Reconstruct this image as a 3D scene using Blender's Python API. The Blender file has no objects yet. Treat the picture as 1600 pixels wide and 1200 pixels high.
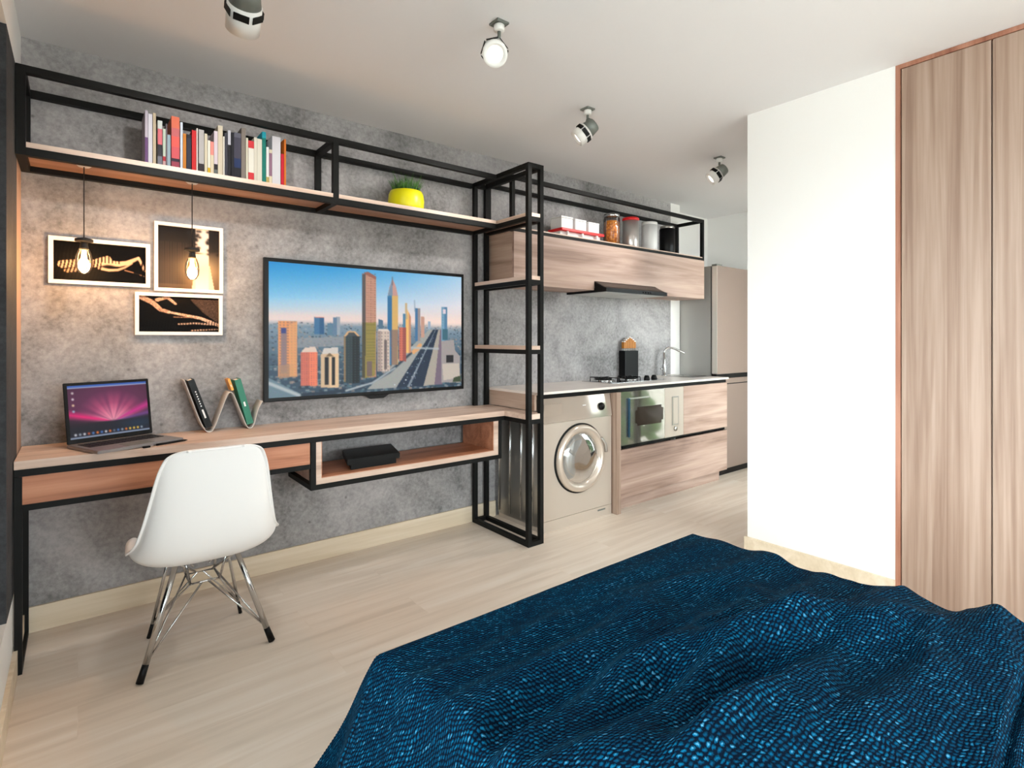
import bpy, bmesh, math, random
import numpy as np
from mathutils import Vector, Matrix, noise
random.seed(7)
S = bpy.context.scene
COL = S.collection
PI = math.pi

# ------------------------------------------------------------------ colour / materials
def lin(c):
    return tuple(((v/255)/12.92 if v/255 <= .04045 else ((v/255+.055)/1.055)**2.4) for v in c)
def rgba(c): return lin(c)+(1.0,)

def newmat(name):
    m = bpy.data.materials.new(name); m.use_nodes = True
    nt = m.node_tree; b = nt.nodes['Principled BSDF']
    return m, nt, b
def N(nt, t, **kw):
    n = nt.nodes.new(t)
    for k, v in kw.items(): setattr(n, k, v)
    return n
def plain(name, c, rough=.5, metal=0., spec=.5, coat=0.):
    m, nt, b = newmat(name)
    b.inputs['Base Color'].default_value = rgba(c); b.inputs['Roughness'].default_value = rough
    b.inputs['Metallic'].default_value = metal; b.inputs['Specular IOR Level'].default_value = spec
    if coat: b.inputs['Coat Weight'].default_value = coat
    # a faint procedural variation so nothing is perfectly flat
    tc = N(nt, 'ShaderNodeTexCoord'); no = N(nt, 'ShaderNodeTexNoise'); no.inputs['Scale'].default_value = 6
    nt.links.new(tc.outputs['Object'], no.inputs['Vector'])
    mr = N(nt, 'ShaderNodeMapRange'); mr.inputs['To Min'].default_value = max(0, rough-.04); mr.inputs['To Max'].default_value = min(1, rough+.04)
    nt.links.new(no.outputs['Fac'], mr.inputs['Value']); nt.links.new(mr.outputs['Result'], b.inputs['Roughness'])
    return m
def ramp(nt, stops):
    r = N(nt, 'ShaderNodeValToRGB'); e = r.color_ramp.elements
    while len(e) < len(stops): e.new(.5)
    for el, (p, c) in zip(e, stops): el.position = p; el.color = rgba(c)
    return r
def wood(name, dark, mid, light, axis, rough=.5, sc=1.0, bump=.05, lo=.9, hi=9):
    m, nt, b = newmat(name)
    tc = N(nt, 'ShaderNodeTexCoord')
    def mapped(lo, hi):
        mp = N(nt, 'ShaderNodeMapping'); s = [hi*sc]*3; s['XYZ'.index(axis)] = lo*sc
        mp.inputs['Scale'].default_value = s; nt.links.new(tc.outputs['Object'], mp.inputs['Vector']); return mp
    a = N(nt, 'ShaderNodeTexNoise'); a.inputs['Scale'].default_value = 1; a.inputs['Detail'].default_value = 6; a.inputs['Distortion'].default_value = 1.4
    nt.links.new(mapped(lo, hi).outputs[0], a.inputs['Vector'])
    f = N(nt, 'ShaderNodeTexNoise'); f.inputs['Scale'].default_value = 1; f.inputs['Detail'].default_value = 4
    nt.links.new(mapped(3, 90).outputs[0], f.inputs['Vector'])
    ad = N(nt, 'ShaderNodeMath', operation='MULTIPLY_ADD'); ad.inputs[1].default_value = .35
    nt.links.new(f.outputs['Fac'], ad.inputs[0]); nt.links.new(a.outputs['Fac'], ad.inputs[2])
    r = ramp(nt, [(.44, dark), (.62, mid), (.84, light)])
    nt.links.new(ad.outputs[0], r.inputs['Fac']); nt.links.new(r.outputs['Color'], b.inputs['Base Color'])
    b.inputs['Roughness'].default_value = rough
    bp = N(nt, 'ShaderNodeBump'); bp.inputs['Strength'].default_value = bump; bp.inputs['Distance'].default_value = .002
    nt.links.new(f.outputs['Fac'], bp.inputs['Height']); nt.links.new(bp.outputs['Normal'], b.inputs['Normal'])
    return m
def concrete(name, c0, c1, c2):
    m, nt, b = newmat(name)
    tc = N(nt, 'ShaderNodeTexCoord')
    big = N(nt, 'ShaderNodeTexNoise'); big.inputs['Scale'].default_value = 1.7; big.inputs['Detail'].default_value = 9; big.inputs['Roughness'].default_value = .68; big.inputs['Distortion'].default_value = .5
    fine = N(nt, 'ShaderNodeTexNoise'); fine.inputs['Scale'].default_value = 52; fine.inputs['Detail'].default_value = 6; fine.inputs['Roughness'].default_value = .7
    for n in (big, fine): nt.links.new(tc.outputs['Object'], n.inputs['Vector'])
    ad = N(nt, 'ShaderNodeMath', operation='MULTIPLY_ADD'); ad.inputs[1].default_value = .52
    nt.links.new(fine.outputs['Fac'], ad.inputs[0]); nt.links.new(big.outputs['Fac'], ad.inputs[2])
    r = ramp(nt, [(.52, c0), (.73, c1), (.97, c2)])
    nt.links.new(ad.outputs[0], r.inputs['Fac'])
    # sparse dark pores
    vo = N(nt, 'ShaderNodeTexVoronoi'); vo.inputs['Scale'].default_value = 8.5; nt.links.new(tc.outputs['Object'], vo.inputs['Vector'])
    vr = ramp(nt, [(.03, (95, 92, 90)), (.085, (255, 255, 255))]); nt.links.new(vo.outputs['Distance'], vr.inputs['Fac'])
    mx = N(nt, 'ShaderNodeMix', data_type='RGBA', blend_type='MULTIPLY'); mx.inputs[0].default_value = .55
    nt.links.new(r.outputs['Color'], mx.inputs[6]); nt.links.new(vr.outputs['Color'], mx.inputs[7])
    nt.links.new(mx.outputs[2], b.inputs['Base Color'])
    b.inputs['Roughness'].default_value = .75
    bp = N(nt, 'ShaderNodeBump'); bp.inputs['Strength'].default_value = .25; bp.inputs['Distance'].default_value = .003
    nt.links.new(ad.outputs[0], bp.inputs['Height']); nt.links.new(bp.outputs['Normal'], b.inputs['Normal'])
    return m
def emit(name, c, strength):
    m, nt, b = newmat(name)
    b.inputs['Base Color'].default_value = rgba(c); b.inputs['Emission Color'].default_value = rgba(c); b.inputs['Emission Strength'].default_value = strength
    return m
def picture(name, strength=0., rough=.4):
    m, nt, b = newmat(name)
    at = N(nt, 'ShaderNodeAttribute'); at.attribute_name = 'Col'
    if strength:
        b.inputs['Base Color'].default_value = (.01, .01, .01, 1)
        nt.links.new(at.outputs['Color'], b.inputs['Emission Color']); b.inputs['Emission Strength'].default_value = strength
        b.inputs['Specular IOR Level'].default_value = .2
    else:
        nt.links.new(at.outputs['Color'], b.inputs['Base Color']); b.inputs['Specular IOR Level'].default_value = .06
    b.inputs['Roughness'].default_value = rough
    return m
def clear_glass(name, tint=(255, 255, 255), gloss=.10, rough=.02):
    m, nt, b = newmat(name); nt.nodes.remove(b); out = nt.nodes['Material Output']
    t = N(nt, 'ShaderNodeBsdfTransparent'); t.inputs[0].default_value = rgba(tint)
    g = N(nt, 'ShaderNodeBsdfGlossy'); g.inputs['Roughness'].default_value = rough
    lw = N(nt, 'ShaderNodeFresnel'); lw.inputs[0].default_value = 1.45
    mu = N(nt, 'ShaderNodeMath', operation='MULTIPLY_ADD'); mu.inputs[1].default_value = .8; mu.inputs[2].default_value = gloss
    nt.links.new(lw.outputs[0], mu.inputs[0])
    mx = N(nt, 'ShaderNodeMixShader'); nt.links.new(mu.outputs[0], mx.inputs[0])
    nt.links.new(t.outputs[0], mx.inputs[1]); nt.links.new(g.outputs[0], mx.inputs[2]); nt.links.new(mx.outputs[0], out.inputs[0])
    return m

M = {}
M['concrete'] = concrete('board_concrete', (86, 84, 84), (143, 140, 140), (182, 178, 178))
M['concrete_shaded'] = concrete('shaded_concrete', (24, 25, 27), (46, 47, 50), (70, 71, 74))  # concrete of the left pier with its shade put into the colour
M['white'] = plain('white_paint', (238, 236, 233), .7)
M['ceiling'] = plain('ceiling_paint', (228, 226, 227), .8)
M['skirting'] = wood('beige_skirting', (212, 193, 166), (222, 204, 178), (232, 216, 194), 'X', .5)
M['steel_black'] = plain('black_powder_coat', (17, 17, 16), .55, .0, .2)
M['black'] = plain('black_plastic', (7, 7, 8), .42, 0., .22)
M['black_frame'] = plain('black_window_frame', (8, 8, 9), .5)
M['wood_x'] = wood('pale_oak_lengthwise', (176, 148, 130), (204, 176, 158), (222, 198, 182), 'X', .45)
M['wood_y'] = wood('pale_oak_crosswise', (176, 148, 130), (204, 176, 158), (222, 198, 182), 'Y', .45)
M['oak_x'] = wood('grey_oak_lengthwise', (128, 102, 90), (164, 136, 122), (188, 162, 148), 'X', .5, .8)
M['oak_y'] = wood('grey_oak_crosswise', (144, 120, 104), (176, 150, 132), (196, 172, 155), 'Y', .5)
M['oak_z'] = wood('grey_oak_upright', (134, 107, 91), (153, 127, 110), (172, 148, 132), 'Z', .5, 1.0, .05, .45, 22)
M['warm_lit_x'] = wood('warm_lit_oak_lengthwise', (146, 90, 62), (178, 116, 84), (200, 140, 108), 'X', .45)  # same oak as the desktop; warm light is put into this oranger colour
M['warm_lit_y'] = wood('warm_lit_oak_crosswise', (140, 86, 60), (172, 112, 84), (194, 136, 108), 'Y', .45)
M['copper_edge'] = wood('copper_brown_edge', (128, 78, 58), (156, 104, 82), (176, 126, 104), 'Z', .5)
M['chrome'] = plain('chrome', (200, 200, 200), .16, 1.)
M['brushed'] = plain('brushed_steel', (178, 174, 168), .32, 1.)
M['silver'] = plain('champagne_enamel', (198, 185, 172), .34, .25)
M['silver_gloss'] = plain('glossy_champagne_panel', (222, 210, 198), .09, .7)
M['taupe'] = plain('taupe_enamel', (138, 119, 109), .42)
M['fridge_side'] = plain('grey_fridge_side', (176, 174, 170), .42, .5)
M['fridge_edge'] = plain('light_door_edge', (214, 208, 200), .4, .3)
M['counter'] = plain('white_stone', (232, 222, 214), .25)
M['chair'] = plain('white_moulded_plastic', (240, 237, 235), .38)
M['red'] = plain('red_plastic', (222, 24, 26), .4)
M['whitep'] = plain('white_ceramic', (232, 230, 228), .4)
M['grey_metal'] = plain('grey_lamp_metal', (118, 122, 116), .45, .3)
M['lamp_white'] = plain('white_lamp_enamel', (232, 230, 226), .4)
M['lamp_face'] = emit('lit_lamp_face', (255, 248, 236), 2.)
M['filament'] = emit('glowing_filament', (255, 196, 110), 60.)
M['bulb_glass'] = clear_glass('bulb_glass', (255, 240, 214), .06)
M['window_glass'] = clear_glass('window_pane', (245, 250, 250), .02)
M['dark_glass'] = plain('dark_oven_glass', (62, 50, 44), .12, .3)
M['mirror_glass'] = plain('mirror_oven_door', (196, 190, 180), .06, .9)
M['frame_white'] = plain('white_picture_frame', (240, 234, 228), .5)
M['yellow'] = plain('acid_yellow_glaze', (236, 226, 8), .35)
M['black_cloth'] = plain('black_curtain_cloth', (3, 3, 4), .9, 0., .05)
M['ring'] = plain('champagne_door_ring', (214, 200, 186), .24, .55)
M['strip_lamp_tint'] = plain('lamp_tinted_wall_paint', (176, 146, 126), .8)  # white corner strip; the bulb's orange light is put into the colour
M['soil'] = plain('dark_soil', (40, 30, 22), .9)
M['paper'] = plain('book_paper', (222, 214, 200), .8)
M['sheet'] = plain('grey_white_sheet', (196, 192, 188), .85)
M['mattress'] = plain('white_mattress', (206, 202, 198), .85)
M['amber'] = plain('amber_wood_handles', (168, 104, 22), .4)
M['green_paint'] = plain('green_painted_board', (34, 92, 40), .5)
M['grey_paint'] = plain('grey_painted_board', (176, 172, 164), .5)
M['cord'] = plain('black_fabric_cord', (22, 18, 16), .7)
M['laptop_metal'] = plain('grey_anodised_metal', (142, 138, 138), .35, .5)
M['keys'] = plain('dark_keycaps', (18, 18, 20), .5)
M['grey_holder'] = plain('satin_grey_sheet_metal', (204, 197, 190), .4, .1)
M['steel_can'] = plain('polished_canister_steel', (208, 202, 198), .3, .75)
M['jar_glass'] = clear_glass('jar_glass', (252, 252, 252), .0, .05)

def grass_mat():
    m, nt, b = newmat('grass_blades')
    tc = N(nt, 'ShaderNodeTexCoord'); no = N(nt, 'ShaderNodeTexNoise'); no.inputs['Scale'].default_value = 40
    nt.links.new(tc.outputs['Object'], no.inputs['Vector'])
    r = ramp(nt, [(.35, (22, 74, 14)), (.65, (84, 140, 46))]); nt.links.new(no.outputs['Fac'], r.inputs['Fac'])
    nt.links.new(r.outputs['Color'], b.inputs['Base Color']); b.inputs['Roughness'].default_value = .55
    return m
M['grass'] = grass_mat()
def pasta_mat():
    m, nt, b = newmat('orange_pasta')
    tc = N(nt, 'ShaderNodeTexCoord'); v = N(nt, 'ShaderNodeTexVoronoi'); v.inputs['Scale'].default_value = 60
    nt.links.new(tc.outputs['Object'], v.inputs['Vector'])
    r = ramp(nt, [(.1, (250, 178, 70)), (.5, (228, 132, 34)), (.9, (160, 80, 18))]); nt.links.new(v.outputs['Distance'], r.inputs['Fac'])
    nt.links.new(r.outputs['Color'], b.inputs['Base Color']); b.inputs['Roughness'].default_value = .6
    return m
M['pasta'] = pasta_mat()
def floor_mat():
    m, nt, b = newmat('pale_laminate')
    tc = N(nt, 'ShaderNodeTexCoord')
    br = N(nt, 'ShaderNodeTexBrick'); br.offset = .37; br.inputs['Scale'].default_value = 1
    br.inputs['Brick Width'].default_value = 1.2; br.inputs['Row Height'].default_value = .19; br.inputs['Mortar Size'].default_value = .0012
    br.inputs['Color1'].default_value = (.35, .35, .35, 1); br.inputs['Color2'].default_value = (.65, .65, .65, 1); br.inputs['Mortar'].default_value = (.3, .3, .3, 1)
    nt.links.new(tc.outputs['Object'], br.inputs['Vector'])
    mp = N(nt, 'ShaderNodeMapping'); mp.inputs['Scale'].default_value = (1.6, 22, 1); nt.links.new(tc.outputs['Object'], mp.inputs['Vector'])
    addv = N(nt, 'ShaderNodeVectorMath', operation='ADD'); nt.links.new(mp.outputs[0], addv.inputs[0])
    sc = N(nt, 'ShaderNodeVectorMath', operation='SCALE'); sc.inputs['Scale'].default_value = 7; nt.links.new(br.outputs['Color'], sc.inputs[0]); nt.links.new(sc.outputs[0], addv.inputs[1])
    no = N(nt, 'ShaderNodeTexNoise'); no.inputs['Scale'].default_value = 1; no.inputs['Detail'].default_value = 6; no.inputs['Distortion'].default_value = .6
    nt.links.new(addv.outputs[0], no.inputs['Vector'])
    r = ramp(nt, [(.28, (216, 200, 183)), (.5, (228, 213, 197)), (.72, (236, 224, 211))]); nt.links.new(no.outputs['Fac'], r.inputs['Fac'])
    mx = N(nt, 'ShaderNodeMix', data_type='RGBA', blend_type='SOFT_LIGHT'); mx.inputs[0].default_value = .22
    nt.links.new(r.outputs['Color'], mx.inputs[6]); nt.links.new(br.outputs['Color'], mx.inputs[7]); nt.links.new(mx.outputs[2], b.inputs['Base Color'])
    b.inputs['Roughness'].default_value = .38; b.inputs['Specular IOR Level'].default_value = .4
    return m
M['floor'] = floor_mat()
M['under'] = wood('light_tinted_underside_oak', (132, 96, 76), (156, 116, 94), (176, 138, 116), 'X', .5)  # same shelf oak, with the light under the shelves put into the colour
M['hood_top'] = plain('dark_brown_hood_top', (52, 42, 37), .35, .3)
M['filter'] = plain('light_grey_hood_filter', (190, 190, 188), .4)
def knit_mat():
    m, nt, b = newmat('chunky_blue_knit')
    L = nt.links.new
    uv = N(nt, 'ShaderNodeUVMap'); uv.uv_map = 'UVMap'
    wob = N(nt, 'ShaderNodeTexNoise'); wob.inputs['Scale'].default_value = 14; wob.inputs['Detail'].default_value = 6; wob.inputs['Roughness'].default_value = .7; L(uv.outputs[0], wob.inputs['Vector'])
    ws = N(nt, 'ShaderNodeVectorMath', operation='SCALE'); ws.inputs['Scale'].default_value = .026; L(wob.outputs['Color'], ws.inputs[0])
    ad = N(nt, 'ShaderNodeVectorMath', operation='ADD'); L(uv.outputs[0], ad.inputs[0]); L(ws.outputs[0], ad.inputs[1])
    sep = N(nt, 'ShaderNodeSeparateXYZ'); L(ad.outputs[0], sep.inputs[0])
    def mth(op, a, bb=None):
        n = N(nt, 'ShaderNodeMath', operation=op)
        for i, v in enumerate((a, bb)):
            if v is None: continue
            if isinstance(v, (int, float)): n.inputs[i].default_value = v
            else: L(v, n.inputs[i])
        return n.outputs[0]
    v = mth('DIVIDE', sep.outputs['Y'], .0062); row = mth('FLOOR', v)
    u0 = mth('DIVIDE', sep.outputs['X'], .0092); u = mth('ADD', u0, mth('MULTIPLY', row, .5))
    fu = mth('SUBTRACT', mth('FRACT', u), .5); fv = mth('SUBTRACT', mth('FRACT', v), .5)
    # slanted oval stitch
    fu2 = mth('ADD', fu, mth('MULTIPLY', fv, .6))
    r2 = mth('ADD', mth('MULTIPLY', mth('POWER', fu2, 2), 4.2), mth('MULTIPLY', mth('POWER', fv, 2), 5.2))
    dome = mth('MAXIMUM', mth('SUBTRACT', 1.0, r2), 0.0)
    cid = N(nt, 'ShaderNodeCombineXYZ'); L(mth('FLOOR', u), cid.inputs[0]); L(row, cid.inputs[1])
    wn = N(nt, 'ShaderNodeTexWhiteNoise', noise_dimensions='3D'); L(cid.outputs[0], wn.inputs['Vector'])
    big = N(nt, 'ShaderNodeTexNoise'); big.inputs['Scale'].default_value = 5; big.inputs['Detail'].default_value = 4; L(uv.outputs[0], big.inputs['Vector'])
    val = mth('MULTIPLY', dome, mth('ADD', mth('MULTIPLY', mth('POWER', wn.outputs['Value'], 3.0), .85), .34))
    val = mth('MULTIPLY', val, mth('ADD', mth('MULTIPLY', big.outputs['Fac'], 1.2), .4))
    r = ramp(nt, [(0., (0, 10, 24)), (.2, (0, 40, 64)), (.55, (0, 68, 98)), (.84, (6, 84, 116)), (1., (64, 118, 146))]); L(val, r.inputs['Fac'])
    L(r.outputs['Color'], b.inputs['Base Color']); b.inputs['Roughness'].default_value = .8; b.inputs['Specular IOR Level'].default_value = .04
    bp = N(nt, 'ShaderNodeBump'); bp.inputs['Strength'].default_value = .8; bp.inputs['Distance'].default_value = .005
    L(dome, bp.inputs['Height']); L(bp.outputs['Normal'], b.inputs['Normal'])
    return m
M['knit'] = knit_mat()

# ------------------------------------------------------------------ geometry helpers
def box(bm, x0, x1, y0, y1, z0, z1, mi=0):
    v = [bm.verts.new(p) for p in ((x0,y0,z0),(x1,y0,z0),(x1,y1,z0),(x0,y1,z0),(x0,y0,z1),(x1,y0,z1),(x1,y1,z1),(x0,y1,z1))]
    for f in ((0,3,2,1),(4,5,6,7),(0,1,5,4),(1,2,6,5),(2,3,7,6),(3,0,4,7)):
        fc = bm.faces.new([v[i] for i in f]); fc.material_index = mi
    return v
def B(*a, bev=0., seg=2):
    bm = bmesh.new()
    if a and not isinstance(a[0], (int, float)):
        for q in a: box(bm, *q)
    else: box(bm, *a)
    if bev: bmesh.ops.bevel(bm, geom=bm.edges[:], offset=bev, segments=seg, profile=.7, affect='EDGES')
    return bm
def prism(bm, pts, z0, z1):
    lo = [bm.verts.new((x, y, z0)) for x, y in pts]; hi = [bm.verts.new((x, y, z1)) for x, y in pts]
    n = len(pts); bm.faces.new(lo[::-1]); bm.faces.new(hi)
    for i in range(n): bm.faces.new((lo[i], lo[(i+1)%n], hi[(i+1)%n], hi[i]))
    bmesh.ops.recalc_face_normals(bm, faces=bm.faces[:])
def extr(bm, pts, d):           # polygon of 3-D points extruded by vector d
    d = Vector(d); lo = [bm.verts.new(p) for p in pts]; hi = [bm.verts.new(Vector(p)+d) for p in pts]
    n = len(pts); bm.faces.new(lo[::-1]); bm.faces.new(hi)
    for i in range(n): bm.faces.new((lo[i], lo[(i+1)%n], hi[(i+1)%n], hi[i]))
    bmesh.ops.recalc_face_normals(bm, faces=bm.faces[:])
def lathe(bm, prof, c=(0,0,0), axis=(0,0,1), seg=32, mi=0):
    ax = Vector(axis).normalized(); q = Vector((0,0,1)).rotation_difference(ax); c = Vector(c); rings = []
    for r, z in prof:
        if r < 1e-6: rings.append([bm.verts.new(c+q@Vector((0,0,z)))])
        else: rings.append([bm.verts.new(c+q@Vector((r*math.cos(2*PI*i/seg), r*math.sin(2*PI*i/seg), z))) for i in range(seg)])
    for a, b in zip(rings, rings[1:]):
        for i in range(seg):
            j = (i+1) % seg
            if len(a) == 1 and len(b) == 1: continue
            if len(a) == 1: f = bm.faces.new((a[0], b[i], b[j]))
            elif len(b) == 1: f = bm.faces.new((a[i], a[j], b[0]))
            else: f = bm.faces.new((a[i], a[j], b[j], b[i]))
            f.material_index = mi; f.smooth = True
    bmesh.ops.recalc_face_normals(bm, faces=bm.faces[:])
def LA(prof, c=(0,0,0), axis=(0,0,1), seg=32):
    bm = bmesh.new(); lathe(bm, prof, c, axis, seg); return bm
def cyl(r, z0, z1, bev=0.):
    if bev: return [(0,z0),(r-bev,z0),(r,z0+bev),(r,z1-bev),(r-bev,z1),(0,z1)]
    return [(0,z0),(r,z0),(r,z1),(0,z1)]
def tube(bm, pts, r, seg=8, r1=None):
    pts = [Vector(p) for p in pts]; n = len(pts); rings = []
    t0 = (pts[1]-pts[0]).normalized(); up = Vector((0,0,1)) if abs(t0.z) < .9 else Vector((1,0,0))
    nrm = t0.cross(up).normalized()
    for i, p in enumerate(pts):
        t = (pts[min(i+1,n-1)]-pts[max(i-1,0)]).normalized()
        nrm = (nrm - t*nrm.dot(t)).normalized(); bi = t.cross(nrm)
        rr = r if r1 is None else r+(r1-r)*i/(n-1)
        rings.append([bm.verts.new(p+(nrm*math.cos(2*PI*k/seg)+bi*math.sin(2*PI*k/seg))*rr) for k in range(seg)])
    for a, b in zip(rings, rings[1:]):
        for k in range(seg):
            f = bm.faces.new((a[k], a[(k+1)%seg], b[(k+1)%seg], b[k])); f.smooth = True
    bm.faces.new(rings[0][::-1]); bm.faces.new(rings[-1])
    bmesh.ops.recalc_face_normals(bm, faces=bm.faces[:])
def T(pts, r, seg=8, r1=None):
    bm = bmesh.new(); tube(bm, pts, r, seg, r1); return bm

def wloc(o):
    v = Vector((0,0,0))
    while o: v = v + o.location; o = o.parent
    return v
def obj(name, bm, mats, parent=None, loc=None, smooth=False):
    """links bm (in room coordinates) as one mesh object; loc = where its own origin goes"""
    base = wloc(parent) if parent else Vector((0,0,0))
    org = Vector(loc) if loc else base
    me = bpy.data.meshes.new(name)
    bmesh.ops.translate(bm, verts=bm.verts[:], vec=-org)
    bm.to_mesh(me); bm.free()
    for m in (mats if isinstance(mats, (list, tuple)) else [mats]): me.materials.append(M[m] if isinstance(m, str) else m)
    if smooth:
        for p in me.polygons: p.use_smooth = True
    o = bpy.data.objects.new(name, me); COL.objects.link(o)
    if parent: o.parent = parent
    o.location = org-base
    return o
def tag(o, label, cat, group=None):
    o['label'] = label; o['category'] = cat
    if group: o['group'] = group
    return o
def thing(name, label, cat, loc, group=None):
    o = bpy.data.objects.new(name, None); o.empty_display_size = .1; COL.objects.link(o); o.location = loc
    return tag(o, label, cat, group)
def struct(name, bm, m, parent=None):
    o = obj(name, bm, m, parent)
    if parent is None: o['kind'] = 'structure'
    return o

# ------------------------------------------------------------------ pictures (prints and screens), painted as point colours
class Pic:
    def __init__(s, w, h, c=(0,0,0)):
        s.w, s.h = w, h; s.a = np.zeros((h, w, 3)); s.a[:] = np.array(c)/255.
        s.X, s.Y = np.meshgrid((np.arange(w)+.5)/w, (np.arange(h)+.5)/h)   # v runs down
    def put(s, m, c, k=1.):
        c = np.array(c)/255.; m = np.clip(m*k, 0, 1)[..., None]; s.a = s.a*(1-m)+c*m
    def poly(s, pts, c, k=1.):
        m = np.zeros(s.X.shape, bool); n = len(pts)
        for i in range(n):
            (x0, y0), (x1, y1) = pts[i], pts[(i+1) % n]
            if y0 == y1: continue
            m ^= ((s.Y > y0) != (s.Y > y1)) & (s.X < (x1-x0)*(s.Y-y0)/(y1-y0)+x0)
        s.put(m.astype(float), c, k); return m
    def rect(s, x0, y0, x1, y1, c, k=1.): s.put(((s.X >= x0)&(s.X <= x1)&(s.Y >= y0)&(s.Y <= y1)).astype(float), c, k)
    def blob(s, x, y, rx, ry, c, k=1., p=1.):
        d = ((s.X-x)/rx)**2+((s.Y-y)/ry)**2; s.put(np.exp(-d**p), c, k)
    def stroke(s, pts, r0, r1, c, k=1., asp=1.):
        n = len(pts); m = np.zeros(s.X.shape)
        for i in range(n-1):
            (x0, y0), (x1, y1) = pts[i], pts[i+1]; dx, dy = (x1-x0)*asp, y1-y0
            t = np.clip((((s.X-x0)*asp)*dx+(s.Y-y0)*dy)/(dx*dx+dy*dy+1e-9), 0, 1)
            d = np.hypot((s.X-x0)*asp-t*dx, s.Y-y0-t*dy); r = r0+(r1-r0)*((i+t)/(n-1))
            m = np.maximum(m, np.clip((r-d)/(.012)+.5, 0, 1))
        s.put(m, c, k); return m
    def mesh(s, name, o, ex, ey, mat, parent):
        """o = top-left corner, ex/ey = vectors along the width and down the height"""
        o, ex, ey = Vector(o), Vector(ex), Vector(ey); w, h = s.w, s.h; org = wloc(parent)
        a = s.a; P = np.zeros((h+1, w+1, 3)); pad = np.pad(a, ((1,1),(1,1),(0,0)), 'edge')
        P = (pad[:-1,:-1]+pad[1:,:-1]+pad[:-1,1:]+pad[1:,1:])/4
        c = np.where(P <= .04045, P/12.92, ((np.clip(P,0,1)+.055)/1.055)**2.4)
        u = np.linspace(0,1,w+1); v = np.linspace(0,1,h+1); U, V = np.meshgrid(u, v)
        co = np.array(o-org)+U[...,None]*np.array(ex)+V[...,None]*np.array(ey)
        idx = np.arange((w+1)*(h+1)).reshape(h+1, w+1)
        f = np.stack([idx[:-1,:-1], idx[1:,:-1], idx[1:,1:], idx[:-1,1:]], -1).reshape(-1, 4)
        me = bpy.data.meshes.new(name); me.from_pydata(co.reshape(-1,3).tolist(), [], f.tolist())
        at = me.color_attributes.new('Col', 'FLOAT_COLOR', 'POINT')
        at.data.foreach_set('color', np.concatenate([c.reshape(-1,3), np.ones((c.size//3,1))], 1).astype(np.float32).ravel())
        me.materials.append(mat); ob = bpy.data.objects.new(name, me); COL.objects.link(ob); ob.parent = parent
        return ob

# ------------------------------------------------------------------ the room
XL, XR, YB, CE = -.18, 5.06, 2.975, 2.425
YF, YR = -1.9, 3.14
struct('floor', B(-.40, XR+.1, YF-.1, YR+.1, -.1, 0), 'floor')
struct('ceiling', B(-.40, XR+.1, YF-.1, YR+.1, CE, CE+.1), 'ceiling')
struct('wall_back', B((-.40, 4.20, YB, YR+.1, 0, CE)), 'concrete')
struct('wall_back_pillar', B((4.20, 4.34, YB, YR+.1, 0, CE)), 'white')
struct('wall_back_recess', B((4.34, XR+.1, YR, YR+.1, 0, CE)), 'white')
struct('wall_far', B((XR, XR+.1, 1.44, YR, 0, CE)), 'white')
struct('wall_right', B((2.878, 3.0, .849, 1.542, 0, CE), (3.0, 3.66, 1.44, 1.542, 0, CE), (4.96, XR, 1.44, 1.542, 0, CE), (3.66, 4.96, 1.44, 1.542, 2.20, CE), (3.66, 4.96, 1.44, 1.542, 0, .12)), 'white')
struct('wall_right_front', B((2.878, 3.0, YF, -.45, 0, CE), (3.5, 3.6, -.45, 1.44, 0, CE)), 'white')
FWX0, FWX1, FWZ0, FWZ1 = .25, 2.70, .25, 1.85
struct('wall_front', B((-.33, FWX0, YF-.1, YF, 0, CE), (FWX1, 2.878, YF-.1, YF, 0, CE), (FWX0, FWX1, YF-.1, YF, 0, FWZ0), (FWX0, FWX1, YF-.1, YF, FWZ1, CE)), 'white')
WZ0, WZ1, WY0, WY1 = .28, 2.215, -1.70, 2.395
struct('wall_left_strip', B((-.33, XL, 2.775, YB, 0, WZ1)), 'strip_lamp_tint')
struct('wall_left', B((-.33, XL, 2.775, YB, WZ1, CE), (-.33, XL, YF, 2.775, WZ1, CE), (-.33, XL, YF, 2.775, 0, WZ0), (-.33, XL, YF, WY0, WZ0, WZ1)), 'white')
struct('wall_left_pier', B((-.33, XL, WY1, 2.775, WZ0, WZ1)), 'concrete_shaded')
def window(name, axis, a0, a1, z0, z1, d0, d1, nm, jamb=.05):
    """framed window in the plane of an axis: a = along the wall, d = through it"""
    def bx(p0, p1, q0, q1, e0, e1): return (p0, p1, e0, e1, q0, q1) if axis == 'X' else (e0, e1, p0, p1, q0, q1)
    bars = [bx(a0, a0+jamb, z0, z1, d0, d1), bx(a1-jamb, a1, z0, z1, d0, d1), bx(a0+jamb, a1-jamb, z0, z0+jamb, d0, d1), bx(a0+jamb, a1-jamb, z1-jamb, z1, d0, d1)]
    n = nm+1; step = (a1-a0-2*jamb)/n
    for i in range(1, n): c = a0+jamb+step*i; bars.append(bx(c-.02, c+.02, z0+jamb, z1-jamb, d0, d1))
    w_ = struct(name, B(*bars), 'black_frame'); dm = (d0+d1)/2
    for i in range(n): obj('pane', B(bx(a0+jamb+step*i+(.02 if i else 0), a0+jamb+step*(i+1)-(.02 if i < n-1 else 0), z0+jamb, z1-jamb, dm-.003, dm+.003)), 'window_glass', w_)
    return w_
window('window_1', 'Y', WY0, WY1, WZ0, WZ1, -.325, -.275, 3, .05)
window('window_2', 'X', FWX0, FWX1, FWZ0, FWZ1, YF-.08, YF-.03, 1)
window('added_window_3', 'X', 3.66, 4.96, .12, 2.20, 1.465, 1.515, 1)  # added out of view to bring daylight into the kitchen
struct('baseboard_back', B((-.165, 2.215, YB-.013, YB, 0, .103)), 'skirting')
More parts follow.
